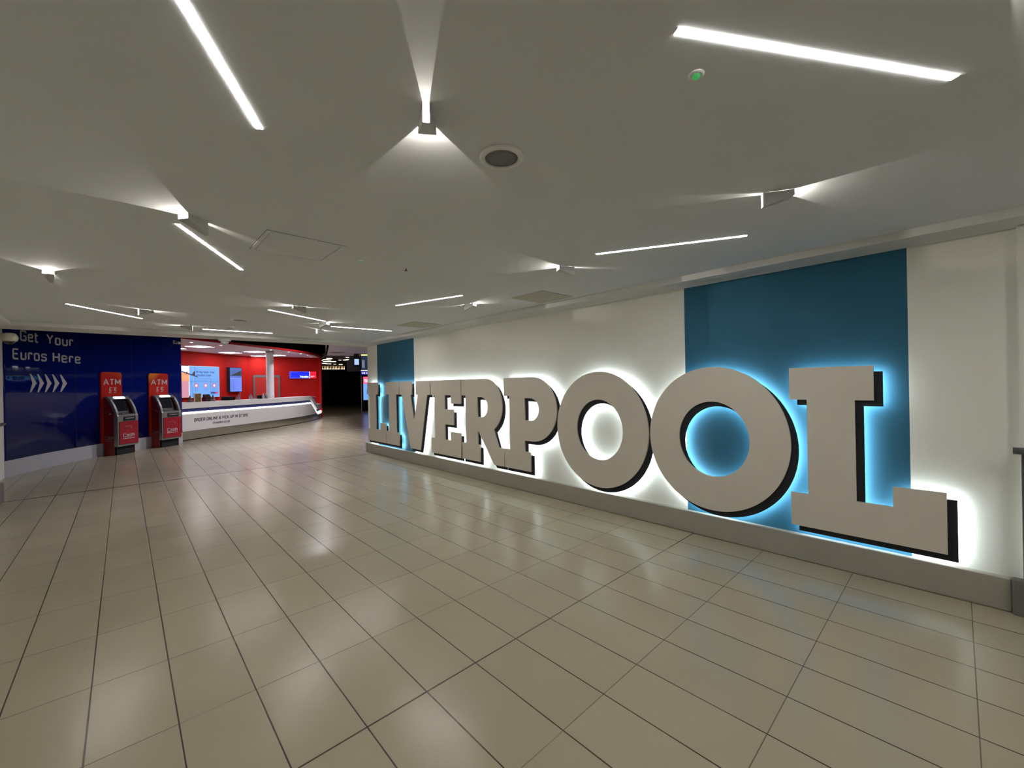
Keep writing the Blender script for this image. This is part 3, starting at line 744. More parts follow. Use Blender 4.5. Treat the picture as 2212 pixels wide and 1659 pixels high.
cash_machine(2.55, 'red and silver cash machine nearer the chevrons on the blue wall', header_mat('header_red', (.55, .02, .015), (.62, .10, .03), 1.2))
cash_machine(3.77, 'red and silver cash machine beside the kiosk counter, orange swirl on its header', header_mat('header_orange', (.58, .03, .02), (.78, .25, .03), -1.6))

# ------------------------------------------------------------------ kiosk
cpts = catmull([(.9, 15.02), (1.25, 15.30), (2.22, 16.10), (3.35, 16.97), (4.60, 18.02), (5.78, 19.28), (6.615, 20.53), (7.10, 21.50), (7.30, 22.05), (7.32, 22.4)], 10)
cp = Path(cpts)
def s_of(x, y):
    best = min(((cp.at(cp.L * i / 800)[0] - Vector((x, y))).length, cp.L * i / 800) for i in range(801)); return best[1]
sA, sB, sE = s_of(6.08, 19.73), s_of(6.63, 20.55), cp.L
def lerp_drop(hi, lo):
    def z(s):
        if s < sA: return hi
        if s > sB: return lo
        return hi + (lo - hi) * (s - sA) / (sB - sA)
    return z
zTop = lerp_drop(1.11, .69); zBand = lerp_drop(.935, .46); zLt = lerp_drop(.83, .34); zLb = lerp_drop(.775, .235); zPan = lerp_drop(.77, .23); zSt = lambda s: .275 if s < sB else .275 - .1 * (s - sB) / (sE - sB)
stations = [cp.L * i / 70 for i in range(71)] + [sA, sB]; stations.sort()
def sweep(bm, prof, s0=0, s1=None):
    """prof: function s -> list of (outward, z)"""
    R = []
    for s in stations:
        if s < s0 - 1e-6 or (s1 and s > s1 + 1e-6): continue
        p, d_, n_ = cp.at(s); R.append([bm.verts.new((p.x + n_.x * o, p.y + n_.y * o, z)) for o, z in prof(s)])
    for a, b in zip(R, R[1:]):
        n = len(a)
        for k in range(n): bm.faces.new((a[k], a[(k + 1) % n], b[(k + 1) % n], b[k]))
    bm.faces.new(R[0]); bm.faces.new(R[-1])
t = thing('service_counter', 'long curved white service counter with glowing line and steel kick plate', 'counter', (0, 0, 0))
bm = bmesh.new(); sweep(bm, lambda s: [(-.50, zTop(s) - .05), (-.03, zTop(s) - .05), (-.03, zBand(s)), (0.01, zBand(s)), (0.01, zTop(s)), (-.50, zTop(s))]); obj('worktop', bm, M_white, t)
bm = bmesh.new(); sweep(bm, lambda s: [(-.10, zPan(s)), (-.06, zPan(s)), (-.06, zBand(s) + .02), (-.10, zBand(s) + .02)]); obj('recess_panel', bm, M_navy, t)
bm = bmesh.new(); sweep(bm, lambda s: [(-.05, zLb(s) + .006), (.02, zLb(s) + .006), (.02, zLt(s) - .02), (-.01, zLt(s)), (-.05, zLt(s))]); obj('light_strip', bm, emit('counter_light', (1, .98, 1), 2.6), t)
bm = bmesh.new(); sweep(bm, lambda s: [(-.08, zSt(s)), (.0, zSt(s)), (.012, zLb(s)), (-.06, zLb(s))] if zLb(s) > zSt(s) + .01 else [(-.08, zLb(s) - .03), (.02, zLb(s) - .03), (.05, zLb(s)), (-.06, zLb(s))]); obj('front_panel', bm, M_white, t)
bm = bmesh.new(); sweep(bm, lambda s: [(-.06, .025), (.004, .025), (.004, min(zSt(s), zLb(s) - .03)), (-.06, min(zSt(s), zLb(s) - .03))]); obj('kick_plate', bm, M_steel, t, False)
bm = bmesh.new(); sweep(bm, lambda s: [(-.08, .0), (-.03, .0), (-.03, .03), (-.08, .03)]); obj('plinth_gap', bm, M_black, t)
def cf(u, z, o):   # follow the leaning front panel
    p, d_, n_ = cp.at(u); k = .004 + .012 * (z - .275) / (.775 - .275) + o
    return Vector((p.x + n_.x * k, p.y + n_.y * k, z))
sa, sb = s_of(1.527, 15.496), s_of(3.135, 16.804)
h_ = .098; w = text_width('ORDER ONLINE & PICK UP IN STORE', h_, .15, .2)
bm = bmesh.new(); text_bm(bm, 'ORDER ONLINE & PICK UP IN STORE', h_, cf, sa, .535, .15, .2, .003, xs=(sb - sa) / w)
obj('lettering', bm, mat('navy_vinyl', (.05, .05, .11), .5), t)
sa, sb = s_of(2.044, 15.944), s_of(2.54, 16.34); w = text_width('travelex.co.uk', .085, .14, .18)
bm = bmesh.new(); text_bm(bm, 'travelex.co.uk', .085, cf, sa, .40, .14, .18, .003, xs=(sb - sa) / w); obj('web_lettering', bm, MATS['navy_vinyl'], t)

# kiosk shell: floor-to-canopy red walls
BW0, BW1, RW1 = Vector((.4, 19.15)), Vector((4.2, 22.28)), Vector((7.34, 21.93))
def wallseg(bm, a, b, z0, z1, th=.12):
    d_ = (b - a).normalized(); n_ = Vector((-d_.y, d_.x)) * th
    prism(bm, [a, b, b + n_, a + n_], z0, z1)
bm = bmesh.new(); wallseg(bm, BW0 - (BW1 - BW0).normalized() * 2.5, BW1, 0, 2.98); struct('wall_kiosk_back', bm, M_red)
bm = bmesh.new(); wallseg(bm, BW1, RW1, 0, 3.0, .12); struct('wall_kiosk_right', bm, M_red)
e0 = RW1; bm = bmesh.new(); prism(bm, [(7.16, 21.52), (7.29, 21.80), (7.34, 21.93), (7.34, 22.06), (7.24, 22.06), (7.08, 21.56)], .40, 3.10)
struct('wall_kiosk_edge', bm, M_red)
bm = bmesh.new(); wallseg(bm, Vector((-1.4, 15.2)), BW0 - (BW1 - BW0).normalized() * 2.5, 0, 2.98); struct('wall_kiosk_left', bm, M_red)
# canopy
cz = lambda s: 2.955 + .07 * s / cp.L
rim_pts = [cp.at(s)[0] for s in stations if s < s_of(7.29, 21.95)]
bm = bmesh.new()
poly = [(p.x, p.y) for p in rim_pts] + [(7.34, 22.3), (4.2, 22.6), (-1.7, 17.8), (-1.3, 15.4), (.7, 14.9)]
prism(bm, poly, 2.98, 3.0); struct('ceiling_kiosk', bm, mat('kiosk_ceiling_paint', (.74, .70, .80), .7, var=.02))
bm = bmesh.new(); R = []
for s in stations:
    if s > s_of(7.31, 22.1): break
    p, d_, n_ = cp.at(s); z0 = 2.968; z1 = 3.035 + .10 * (s / cp.L) ** 3
    R.append([bm.verts.new((p.x + n_.x * o, p.y + n_.y * o, z)) for o, z in ((-.05, z0), (.02, z0), (.02, z1), (-.05, z1))])
for a, b in zip(R, R[1:]):
    for k in range(4): bm.faces.new((a[k], a[(k + 1) % 4], b[(k + 1) % 4], b[k]))
bm.faces.new(R[0]); bm.faces.new(R[-1]); struct('trim_10', bm, M_redrim)
# round fill lights added high up, behind the soffit, to brighten the counter
for (x, y, lab) in ((4.3, 13.1, 'round ceiling luminaire in the high hall void, nearest the soffit'), (5.85, 17.4, 'round ceiling luminaire in the high hall void, nearest the kiosk counter'), (3.9, 11.9, 'round ceiling luminaire in the high hall void, nearest the blue wall')):
    t = thing('void_luminaire', lab, 'ceiling light', (x, y, 4.2), 0, 'round luminaires in the hall void')
    bm = bmesh.new(); lathe(bm, [(0, -.05), (.20, -.048)], 32); obj('diffuser', bm, emit('void_luminaire_glow', (.97, .93, 1.0), HALL_FILL_E), t)
    bm = bmesh.new(); lathe(bm, [(.2, -.05), (.205, -.15), (.215, -.15), (.22, -.0005)], 32); obj('housing', bm, M_black, t)
# kiosk square ceiling lights
KL = emit('kiosk_panel_light', (1, .96, .97), 15.0)
for (x, y, s, lab) in ((1.95, 17.88, .60, 'square light panel in the kiosk ceiling nearest the blue wall'),
                    (3.22, 20.30, .60, 'square light panel in the kiosk ceiling above the wall television'),
                    (3.93, 19.36, .60, 'square light panel in the kiosk ceiling just left of the column'),
                    (5.02, 20.95, .60, 'square light panel in the kiosk ceiling right behind the column'),
                    (1.28, 19.1, .60, 'square light panel in the kiosk ceiling cut off by the blue wall'),
                    (4.55, 21.75, .5, 'faint far square light panel in the kiosk ceiling left of the column')):
    t = thing('kiosk_ceiling_light', lab, 'ceiling light', (x, y, 2.98), math.radians(40), 'square kiosk ceiling lights')
    bm = bmesh.new(); h = s / 2
    for q in ((-h - .02, h + .02, -h - .02, -h), (-h - .02, h + .02, h, h + .02), (-h - .02, -h, -h, h), (h, h + .02, -h, h)): box(bm, *q, -.012, -.0005)
    obj('frame', bm, M_white, t)
    obj('diffuser', B(-h, h, -h, h, -.008, -.0005), KL, t)
DL = emit('kiosk_downlight_glow', (1, .95, .88), 14.0)
for k, (x, y) in enumerate(((1.578, 16.409), (2.442, 17.083), (4.189, 18.152), (4.998, 18.825), (5.668, 19.539), (6.219, 20.394), (6.668, 21.436))):
    lab = ['leftmost small round downlight in the kiosk canopy', 'second small round downlight from the left in the kiosk canopy', 'small round downlight in the canopy in front of the column', 'small round downlight in the canopy just right of the column', 'small round downlight in the canopy above the blue and red sign', 'small round downlight in the canopy, last but one on the right', 'rightmost small round downlight in the kiosk canopy'][k]
    t = thing('kiosk_downlight', lab, 'ceiling light', (x, y, 2.98), 0, 'small kiosk downlights')
    bm = bmesh.new(); lathe(bm, [(.042, -.008), (.05, -.012), (.066, -.006), (.068, -.0005)], 24); obj('bezel', bm, M_white, t, True)
    bm = bmesh.new(); lathe(bm, [(0, -.006), (.043, -.007)], 24); obj('lens', bm, DL, t)
t = thing('kiosk_column', 'pale round column rising behind the kiosk counter', 'column', (4.27, 18.69, 0))
bm = bmesh.new(); lathe(bm, [(.135, 0.0), (.135, 2.975)], 40); obj('shaft', bm, M_col, t, True)
bm = bmesh.new(); lathe(bm, [(.137, 2.86), (.150, 2.87), (.150, 2.978), (.137, 2.978)], 40); obj('collar', bm, M_lgrey, t, True)

# frame on the kiosk walls: local s along wall, n towards the customer
def wall_frame(a, b):
    d_ = (b - a).normalized(); n_ = Vector((d_.y, -d_.x)); return Vector((a.x, a.y, 0)), Vector((d_.x, d_.y, 0)), Vector((n_.x, n_.y, 0))
def wall_thing(name, lab, cat, wf, s, z, group=None):
    o, d_, n_ = wf; p = o + d_ * s + Vector((0, 0, z)) + n_ * .001
    mw = Matrix(((d_.x, -n_.x, 0, p.x), (d_.y, -n_.y, 0, p.y), (0, 0, 1, p.z), (0, 0, 0, 1)))
    return thing(name, lab, cat, mw=mw, group=group)      # local +x along wall, -y towards customer, +z up
WB, WR = wall_frame(BW0, BW1), wall_frame(BW1, RW1)
FR = frame_fn((0, 0, 0), (1, 0, 0), (0, 0, 1), (0, -1, 0))
def ffn(y): return frame_fn((0, y, 0), (1, 0, 0), (0, 0, 1), (0, -1, 0))
# video wall
t = wall_thing('video_wall', 'large pale blue video wall on the red kiosk wall with advertisement', 'screen', WB, 1.20, 1.19)
obj('casing', B(-.02, 2.04, -.07, 0, -.02, 1.24), M_black, t)
SCB = emit('screen_sky_blue', (.17, .40, .90), .95); SCN = emit('screen_navy_print', (.03, .07, .25), 1.0); SCW = emit('screen_white', (.85, .8, 1), 1.1)
SCR = emit('screen_red', (.75, .04, .12), 1.0); SCO = emit('screen_orange', (.85, .36, .17), 1.0); SCP = emit('screen_pink', (.68, .28, .36), 1.0); SCD = emit('screen_dark', (.03, .03, .06), 1.0)
p = obj('picture', B(.64, 2.02, -.074, -.07, 0, 1.22), SCB, t)
obj('picture_border', B(.60, 2.03, -.0725, -.0702, -.012, 1.232), SCW, p)
obj('photo_area', B(0, .60, -.074, -.07, 0, 1.22), SCP, t)
obj('photo_sunset', B(.30, .62, -.0745, -.074, .62, .96), SCO, t)
obj('photo_sail', B(.30, .60, -.0745, -.074, .96, 1.22), SCW, t)
bm = bmesh.new()
for q in ([(.30, 1.02), (.30, .98), (1.0, .78), (1.02, .80), (.86, .86)], [(.72, .86), (.84, 1.02), (.89, 1.02), (.87, .84)], [(.50, .97), (.50, .90), (.54, .90), (.56, 1.0)]):
    lo = [bm.verts.new((x, -.077, z)) for x, z in q]; hi = [bm.verts.new((x, -.0795, z)) for x, z in q]; bm.faces.new(hi); bm.faces.new(lo)
    for i in range(len(q)): bm.faces.new((lo[i], lo[(i + 1) % len(q)], hi[(i + 1) % len(q)], hi[i]))
obj('picture_wing', bm, SCD, t)
bm = bmesh.new(); fp = ffn(-.0745)
text_bm(bm, 'Bring back that', .085, fp, .93, .96, .2, .1, .002, xs=1.0); text_bm(bm, 'unused cash.', .085, fp, .93, .83, .2, .1, .002)
obj('headline', bm, SCN, t)
bm = bmesh.new()
for z, a, b in ((.735, .93, 1.62), (.665, .93, 1.47)): box(bm, a, b, -.0765, -.074, z, z + .014)
for c in (.93, 1.36, 1.77):
    for j, z in enumerate((.325, .26)): box(bm, c - .14 + j * .02, c + .14 - j * .02, -.0765, -.074, z, z + .012)
box(bm, .86, 1.1, -.0765, -.074, .105, .115)
obj('small_print', bm, emit('screen_mid_blue', (.1, .24, .55), 1.0), t)
bm = bmesh.new()
box(bm, .64, 2.02, -.0765, -.074, .605, .613); box(bm, .885, .893, -.0765, -.074, 0, 1.22); obj('panel_joints', bm, SCN, t)
for c in (.93, 1.36, 1.77):
    bm = bmesh.new(); n = 28
    lo = [[bm.verts.new((c + r * math.cos(2 * math.pi * k / n), -.077, .46 + r * 1.0 * math.sin(2 * math.pi * k / n))) for k in range(n)] for r in (.055, .085)]
    for k in range(n): bm.faces.new((lo[0][k], lo[0][(k + 1) % n], lo[1][(k + 1) % n], lo[1][k]))
    o = obj('icon_ring', bm, SCR, t)
    bm = bmesh.new(); bm.faces.new([bm.verts.new((c + .055 * math.cos(2 * math.pi * k / n), -.0775, .46 + .055 * math.sin(2 * math.pi * k / n))) for k in range(n)]); obj('icon_disc', bm, SCW, o)
obj('logo_blue', B(1.60, 1.82, -.0765, -.074, .12, .20), SCN, t); obj('logo_red', B(1.82, 1.93, -.0765, -.074, .12, .20), SCR, t)
# television
t = wall_thing('wall_television', 'upright screen with black edge on the red kiosk wall', 'screen', WB, 3.72, 1.38)
obj('casing', B(-.02, .66, -.14, 0, -.02, 1.05, ), M_black, t)
obj('display', B(.0, .64, -.1415, -.14, 0, .66), emit('screen_periwinkle', (.16, .26, .95), 1.0), t)
obj('display_header', B(.0, .64, -.1415, -.14, .68, 1.03), emit('screen_dim_blue', (.06, .13, .42), 1.0), t)
bm = bmesh.new(); q = [(.04, .70), (.62, .70), (.62, .92), (.36, .82)]
bm.faces.new([bm.verts.new((x, -.1425, z)) for x, z in q]); obj('display_hill', bm, emit('screen_dark_green', (.01, .03, .02), 1.0), t)
bm = bmesh.new()
box(bm, .02, .62, -.143, -.1415, .61, .635)
for k in range(7): box(bm, .05, .05 + (.22, .15, .25, .2, .27, .24, .2)[k], -.143, -.1415, .50 - k * .065, .512 - k * .065)
obj('display_text', bm, SCN, t)
# illuminated sign
t = wall_thing('illuminated_sign', 'glowing blue and red lightbox sign on the right red wall', 'sign', WR, 1.69, 1.95)
obj('casing', B(0, 1.19, -.06, 0, 0, .335), M_black, t)
obj('blue_face', B(.0, .875, -.066, -.06, .0, .335), emit('sign_blue', (.0, .012, .95), 1.3), t)
obj('red_face', B(.90, 1.19, -.066, -.06, .0, .335), emit('sign_red', (.85, .005, .03), 1.2), t)
SG = emit('sign_glow_edge', (.25, .3, 1.0), 1.4); SW = emit('sign_letter_white', (.75, 1, 1), 1.5)
obj('divider', B(.875, .90, -.068, -.06, .0, .335), SW, t)
bm = bmesh.new(); box(bm, .02, .86, -.0675, -.066, .015, .025); box(bm, .02, .86, -.0675, -.066, .31, .32); box(bm, .012, .022, -.0675, -.066, .015, .32); obj('edge_glow', bm, SG, t)
bm = bmesh.new(); w = text_width('Travelex', .105, .24, .07); text_bm(bm, 'Travelex', .105, ffn(-.0665), .44, .035, .24, .07, .003, xs=.40 / w); obj('sign_lettering', bm, SW, t)
bm = bmesh.new(); box(bm, .93, 1.13, -.0685, -.066, .095, .115); box(bm, .93, 1.06, -.0685, -.066, .06, .08); obj('sign_small_print', bm, emit('sign_pink', (1, .55, .65), 1.3), t)
# door with grey frame
t = wall_thing('kiosk_door', 'red door in a grey frame behind the column', 'door', WR, .19, 0.0)
bm = bmesh.new(); box(bm, 0, .075, -.035, 0, 0, 2.115); box(bm, 1.015, 1.09, -.035, 0, 0, 2.115); box(bm, .075, 1.015, -.035, 0, 2.0, 2.115); obj('frame', bm, M_grey, t)
lf = obj('leaf', B(.075, 1.015, -.02, 0, 0.01, 2.0), mat('red_door_paint', (.55, .03, .022), .4, var=.04), t)
bm = bmesh.new(); tube(bm, [(.95, -.02, 1.02), (.95, -.06, 1.02), (.84, -.06, 1.02)], .011, 10); obj('handle', bm, M_steel, lf)
# low red box / ledge at the right end of the counter
t = wall_thing('notice_board', 'small maroon notice with pale top edge low on the right red wall', 'notice', WR, 2.48, .74)
obj('board', B(0, .36, -.03, 0, 0, .28), mat('maroon', (.28, .02, .04), .5), t)
obj('top_edge', B(0, .36, -.035, -.0, .28, .30), M_lgrey, t)
obj('print_line', B(.06, .30, -.032, -.03, .15, .17), M_lgrey, t)

# things on the counter
def on_counter(name, lab, cat, x, y, back=.12, group=None, drop=0):
    s = s_of(x, y); p, d_, n_ = cp.at(s); q = p - n_ * back
    return thing(name, lab, cat, (q.x, q.y, 1.11), math.atan2(d_.y, d_.x), group)      # local x along, -y to customer
t = on_counter('picture_frame', 'upright brown and gold picture frame on the white counter', 'picture frame', 1.72, 15.66, .10)
obj('border', B(-.125, .125, -.012, .012, .0, .265), M_white, t)
m = mat('gold_brown_print', (.20, .12, .05), .5, var=.7, vscale=14)
obj('print', B(-.105, .105, -.014, -.012, .0, .25), m, t)
obj('strut', B(-.02, .02, .012, .06, .0, .12), M_white, t)
for (x, y, wd, lab) in ((2.62, 16.40, 1.15, 'clear acrylic screen on the counter before the television'), (1.35, 15.38, .8, 'clear acrylic screen on the counter beside the blue wall'), (3.75, 17.27, .9, 'clear acrylic screen on the counter before the grey framed door')):
    t = on_counter('acrylic_screen', lab, 'protective screen', x, y, .22, 'clear counter screens')
    obj('pane', B(-wd / 2, wd / 2, -.004, .004, .035, .72), M_glass, t)
    for sx in (-1, 1):
        bm = bmesh.new()
        xx = sx * (wd / 2 - .08)
        pr = [(-.10, 0), (.10, 0), (.0, .22)]
        a = [bm.verts.new((xx - .003, q, z)) for q, z in pr]; b = [bm.verts.new((xx + .003, q, z)) for q, z in pr]
        bm.faces.new(a); bm.faces.new(b)
        for i in range(3): bm.faces.new((a[i], a[(i + 1) % 3], b[(i + 1) % 3], b[i]))
        obj('foot', bm, mat('frosted_acrylic', (.6, .55, .55), .3), t)
t = on_counter('receipt_printer', 'low black printer on the counter below the television', 'printer', 2.79, 16.54, .36)
bm = bmesh.new(); box(bm, -.17, .17, -.11, .11, 0, .115, bevel=.012); obj('body', bm, M_black, t)
obj('paper_slot', B(-.10, .10, -.1125, -.108, .075, .083), M_lgrey, t); obj('cover', B(-.15, .15, -.02, .09, .113, .123), M_rail, t)
t = on_counter('display_stand', 'dark sloping brochure holder on the counter between frame and television', 'brochure holder', 2.24, 16.10, .43)
bm = bmesh.new(); pr = [(-.09, 0), (.09, 0), (.06, .22), (.02, .22)]
a = [bm.verts.new((-.10, q, z)) for q, z in pr]; b = [bm.verts.new((.10, q, z)) for q, z in pr]; bm.faces.new(a); bm.faces.new(b)
for i in range(4): bm.faces.new((a[i], a[(i + 1) % 4], b[(i + 1) % 4], b[i]))
obj('stand', bm, mat('dark_maroon_plastic', (.12, .03, .03), .4), t)
obj('leaflet', B(-.07, .07, -.065, -.058, .03, .16), M_grey, t)
t = on_counter('sanitiser_bottle', 'clear pump bottle on the counter left of the column', 'bottle', 3.80, 17.35, .10)
bm = bmesh.new(); lathe(bm, [(0, 0.001), (.042, .001), (.044, .02), (.044, .11), (.03, .135), (.014, .145), (.014, .155), (0, .155)], 20); obj('bottle_body', bm, mat('cloudy_plastic', (.55, .52, .55), .3), t, True)
bm = bmesh.new(); lathe(bm, [(.016, .15), (.016, .17), (.005, .172), (.005, .205), (.012, .207), (.012, .215), (0, .215)], 14); box(bm, -.006, .006, -.045, 0, .205, .215); obj('pump', bm, M_white, t)
t = on_counter('card_terminal', 'small black card terminal beside the pump bottle', 'card terminal', 3.90, 17.43, .30)
bm = bmesh.new(); box(bm, -.13, .13, -.07, .07, 0, .13, bevel=.012); obj('body', bm, M_black, t); obj('display', B(-.06, .06, -.072, -.069, .07, .11), M_grey, t)
t = on_counter('paper_cup', 'small white cup on the counter right of the column', 'cup', 4.23, 17.71, .12)
bm = bmesh.new(); lathe(bm, [(0, .001), (.028, .001), (.038, .095), (.035, .095), (.026, .005), (0, .005)], 20); obj('cup_body', bm, M_white, t, True)
bm = bmesh.new(); lathe(bm, [(0, .105), (.03, .104), (.041, .098), (.041, .09)], 20); obj('lid', bm, M_white, t, True)
# chair behind the counter by the blue wall
t = thing('office_chair', 'dark office chair behind the counter at its left end', 'chair', (1.15, 16.4, 0), math.radians(40))
bm = bmesh.new(); box(bm, -.24, .24, -.24, .24, .46, .54, bevel=.03); obj('seat', bm, M_black, t)
bm = bmesh.new(); box(bm, -.22, .22, .20, .26, .62, 1.22, bevel=.025); obj('backrest', bm, M_black, t)
bm = bmesh.new(); tube(bm, [(0, .18, .5), (0, .27, .52), (0, .275, .7)], .02, 10); obj('back_bracket', bm, M_rail, t)
bm = bmesh.new(); tube(bm, [(0, 0, .08), (0, 0, .46)], .03, 12); obj('gas_lift', bm, M_rail, t)
bm = bmesh.new()
for k in range(5):
    a_ = 2 * math.pi * k / 5; tube(bm, [(0, 0, .1), (.28 * math.cos(a_), .28 * math.sin(a_), .06)], .018, 8)
obj('star_base', bm, M_rail, t)
for k in range(5):
    a_ = 2 * math.pi * k / 5; bm = bmesh.new(); x, y = .28 * math.cos(a_), .28 * math.sin(a_); tube(bm, [(x - .02, y, .03), (x + .02, y, .03)], .029, 12); obj('castor', bm, M_black, t)

# ------------------------------------------------------------------ far hall
HLs = [((7.684, 22.226), (7.95, 22.19)), ((7.878, 23.242), (8.305, 23.45)), ((8.467, 25.027), (9.1, 24.80)), ((9.06, 26.829), (9.713, 27.4)), ((8.952, 23.209), (8.99, 22.75)), ((10.386, 27.793), (10.60, 27.74))]
HE = emit('far_strip_glow', (1, .88, .66), 5.0)
hl_lab = ['short bright strip light in the far hall, nearest and highest', 'bright strip light in the far hall, second from top', 'longest bright strip light in the far hall', 'bright strip light in the far hall, lowest of the cluster', 'slanted bright strip light near the hanging dark sign', 'small strip light in the far hall left of the hanging dark sign']
for (a, b), lab in zip(HLs, hl_lab):
    a, b = Vector(a), Vector(b); d_ = b - a
    t = thing('hall_strip_light', lab, 'ceiling light', (a.x, a.y, 3.02), math.atan2(d_.y, d_.x), 'far hall strip lights')
    obj('diffuser', B(0, d_.length, -.04, .04, -.05, -.03), HE, t); obj('housing', B(-.02, d_.length + .02, -.08, .08, -.03, -.0005), M_white, t)
for (x, y), lab in zip(((7.929, 23.707), (8.737, 26.172), (9.882, 27.121), (8.609, 22.881), (8.172, 20.728)),
                      ('round far hall spotlight beside the kiosk edge, upper', 'round far hall spotlight beside the kiosk edge, lower', 'large round far hall spotlight at the right end of the strip cluster', 'round far hall spotlight midway to the hanging screens', 'round far hall spotlight just left of the hanging screens')):
    t = thing('hall_spotlight', lab, 'ceiling light', (x, y, 3.02 if y > 21 else 3.02), 0, 'far hall round spotlights')
    bm = bmesh.new(); lathe(bm, [(0, -.075), (.085, -.07)], 16); obj('lens', bm, HE, t)
    bm = bmesh.new(); lathe(bm, [(.086, -.072), (.1, -.07), (.1, -.0005)], 16); obj('ring', bm, M_white, t)
t = thing('dark_ceiling_vent', 'dark oval vent in the pale hall ceiling', 'vent', (6.81, 18.4, 3.0))
bm = bmesh.new(); lathe(bm, [(0, -.01), (.30, -.008), (.32, -.0005)], 32); obj('grille', bm, M_grey, t)
bm = bmesh.new(); lathe(bm, [(.32, -.0005), (.33, -.012), (.36, -.0005)], 32); obj('ring', bm, M_lgrey, t)
# row of warm festoon bulbs
t0 = None
row = [(Vector((10.46, 31.4)).lerp(Vector((11.9, 30.8)), k / 15)) for k in range(16)]
BE = emit('warm_bulb', (1, .62, .32), 5.0)
bulb_me = None
for k, p_ in enumerate(row):
    if k == 0:
        bm = bmesh.new(); lathe(bm, [(0, -.20), (.025, -.19), (.03, -.165), (.014, -.14), (.004, -.13), (.004, .0195), (0, .0195)], 10); o = obj('festoon_bulb', bm, BE)
        o.location = (p_.x, p_.y, 3.0)
        src = o
    else:
        o = src.copy(); C.objects.link(o); o.location = (p_.x, p_.y, 3.0)
    tag(o, 'tiny warm bulb in the row hung across the far hall', 'bulb', 'row of warm bulbs in the far hall')
# pale column and panel, person with trolley
t = thing('hall_column', 'pale square column in the far dark hall beside the person', 'column', (14.45, 42.0, 0), math.radians(-20))
obj('shaft', B(-.30, .30, -.30, .30, 0.12, 4.2), mat('beige_column', (.60, .56, .48), .6, var=.05), t); obj('column_base', B(-.33, .33, -.33, .33, 0, .12), M_grey, t)
t = thing('upright_panel', 'narrow pale upright panel between the kiosk edge and far column', 'panel', (13.55, 42.6, 0), math.radians(-20))
obj('board', B(-.24, .24, -.04, .04, .7, 2.6), emit('lit_pale_panel', (.50, .47, .38), .45), t); obj('base', B(-.24, .24, -.06, .06, 0, .7), M_black, t)  # pale board glows by itself in place of light falling on it
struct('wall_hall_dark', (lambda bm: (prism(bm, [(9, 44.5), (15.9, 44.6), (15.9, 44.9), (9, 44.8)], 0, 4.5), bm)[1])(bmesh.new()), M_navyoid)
def skin_figure(name, chains, m, parent, loc):
    me = bpy.data.meshes.new(name); vs_, es, rad = [], [], []
    idx = {}
    for ch in chains:
        prev = None
        for (x, y, z, r) in ch:
            k = (round(x, 3), round(y, 3), round(z, 3))
            if k not in idx: idx[k] = len(vs_); vs_.append((x, y, z)); rad.append(r)
            if prev is not None: es.append((prev, idx[k]))
            prev = idx[k]
    me.from_pydata(vs_, es, []); o = bpy.data.objects.new(name, me); C.objects.link(o)
    sk = o.modifiers.new('skin', 'SKIN'); ss = o.modifiers.new('sub', 'SUBSURF'); ss.levels = ss.render_levels = 2
    for i, r in enumerate(rad): me.skin_vertices[0].data[i].radius = (r, r)
    me.skin_vertices[0].data[0].use_root = True
    me.materials.append(m); o.parent = parent
    return o
t = thing('person', 'person in dark clothing standing behind luggage in the far hall', 'person', (13.96, 40.5, 0), math.radians(150))
hip = (0, 0, .88, .13)
cl = mat('dark_clothing', (.014, .013, .015), .8, var=.2)
skin = mat('skin_tone', (.30, .18, .12), .6)
skin_figure('body', [
  [hip, (0, .0, 1.05, .125), (0, .01, 1.22, .145), (0, .01, 1.34, .10), (0, .0, 1.40, .052), (0, -.02, 1.47, .055), (0, -.03, 1.55, .088), (0, -.02, 1.62, .07)],
  [hip, (.09, 0, .80, .085), (.10, -.02, .48, .058), (.10, .02, .09, .04), (.10, -.12, .04, .035)],
  [hip, (-.09, 0, .80, .085), (-.11, .05, .47, .058), (-.12, .14, .09, .04), (-.12, .0, .04, .035)],
  [(0, .01, 1.34, .10), (.17, .01, 1.31, .055), (.22, -.06, 1.08, .042), (.17, -.28, 1.00, .033), (.16, -.36, .99, .022)],
  [(0, .01, 1.34, .10), (-.17, .01, 1.31, .055), (-.22, -.06, 1.08, .042), (-.17, -.28, 1.00, .033), (-.16, -.36, .99, .022)]], cl, t, None)
bm = bmesh.new(); bmesh.ops.create_uvsphere(bm, u_segments=16, v_segments=12, radius=.1); bmesh.ops.scale(bm, vec=(.82, .95, 1.15), verts=bm.verts); bmesh.ops.translate(bm, vec=(0, -.035, 1.55), verts=bm.verts); obj('face', bm, skin, t, True)
bm = bmesh.new(); bmesh.ops.create_uvsphere(bm, u_segments=16, v_segments=12, radius=.11); bmesh.ops.scale(bm, vec=(.86, .98, 1.05), verts=bm.verts); bmesh.ops.translate(bm, vec=(0, -.005, 1.585), verts=bm.verts); obj('hair', bm, mat('dark_hair', (.01, .008, .007), .6), t, True)
for sx in (-1, 1):
    for k in range(5):
        bm = bmesh.new(); x = sx * (.145 + k * .011) if k < 4 else sx * .13; L_ = (.05, .062, .058, .045, .035)[k]
        tube(bm, [(x, -.37, .985), (x, -.37 - L_ * .6, .98), (x, -.37 - L_, .955)], .0075, 6); obj('finger', bm, skin, t)
t = thing('luggage_trolley', 'dark luggage trolley stacked with bags beside the person', 'luggage trolley', (13.55, 40.1, 0), math.radians(-20))
bm = bmesh.new(); box(bm, -.35, .35, -.3, .3, .12, .16); tube(bm, [(-.3, .28, .14), (-.3, .34, 1.0), (.3, .34, 1.0), (.3, .28, .14)], .018, 8); obj('frame', bm, M_rail, t)
bm = bmesh.new(); box(bm, -.33, .3, -.26, .24, .165, .55, bevel=.04); obj('lower_case', bm, M_black, t)
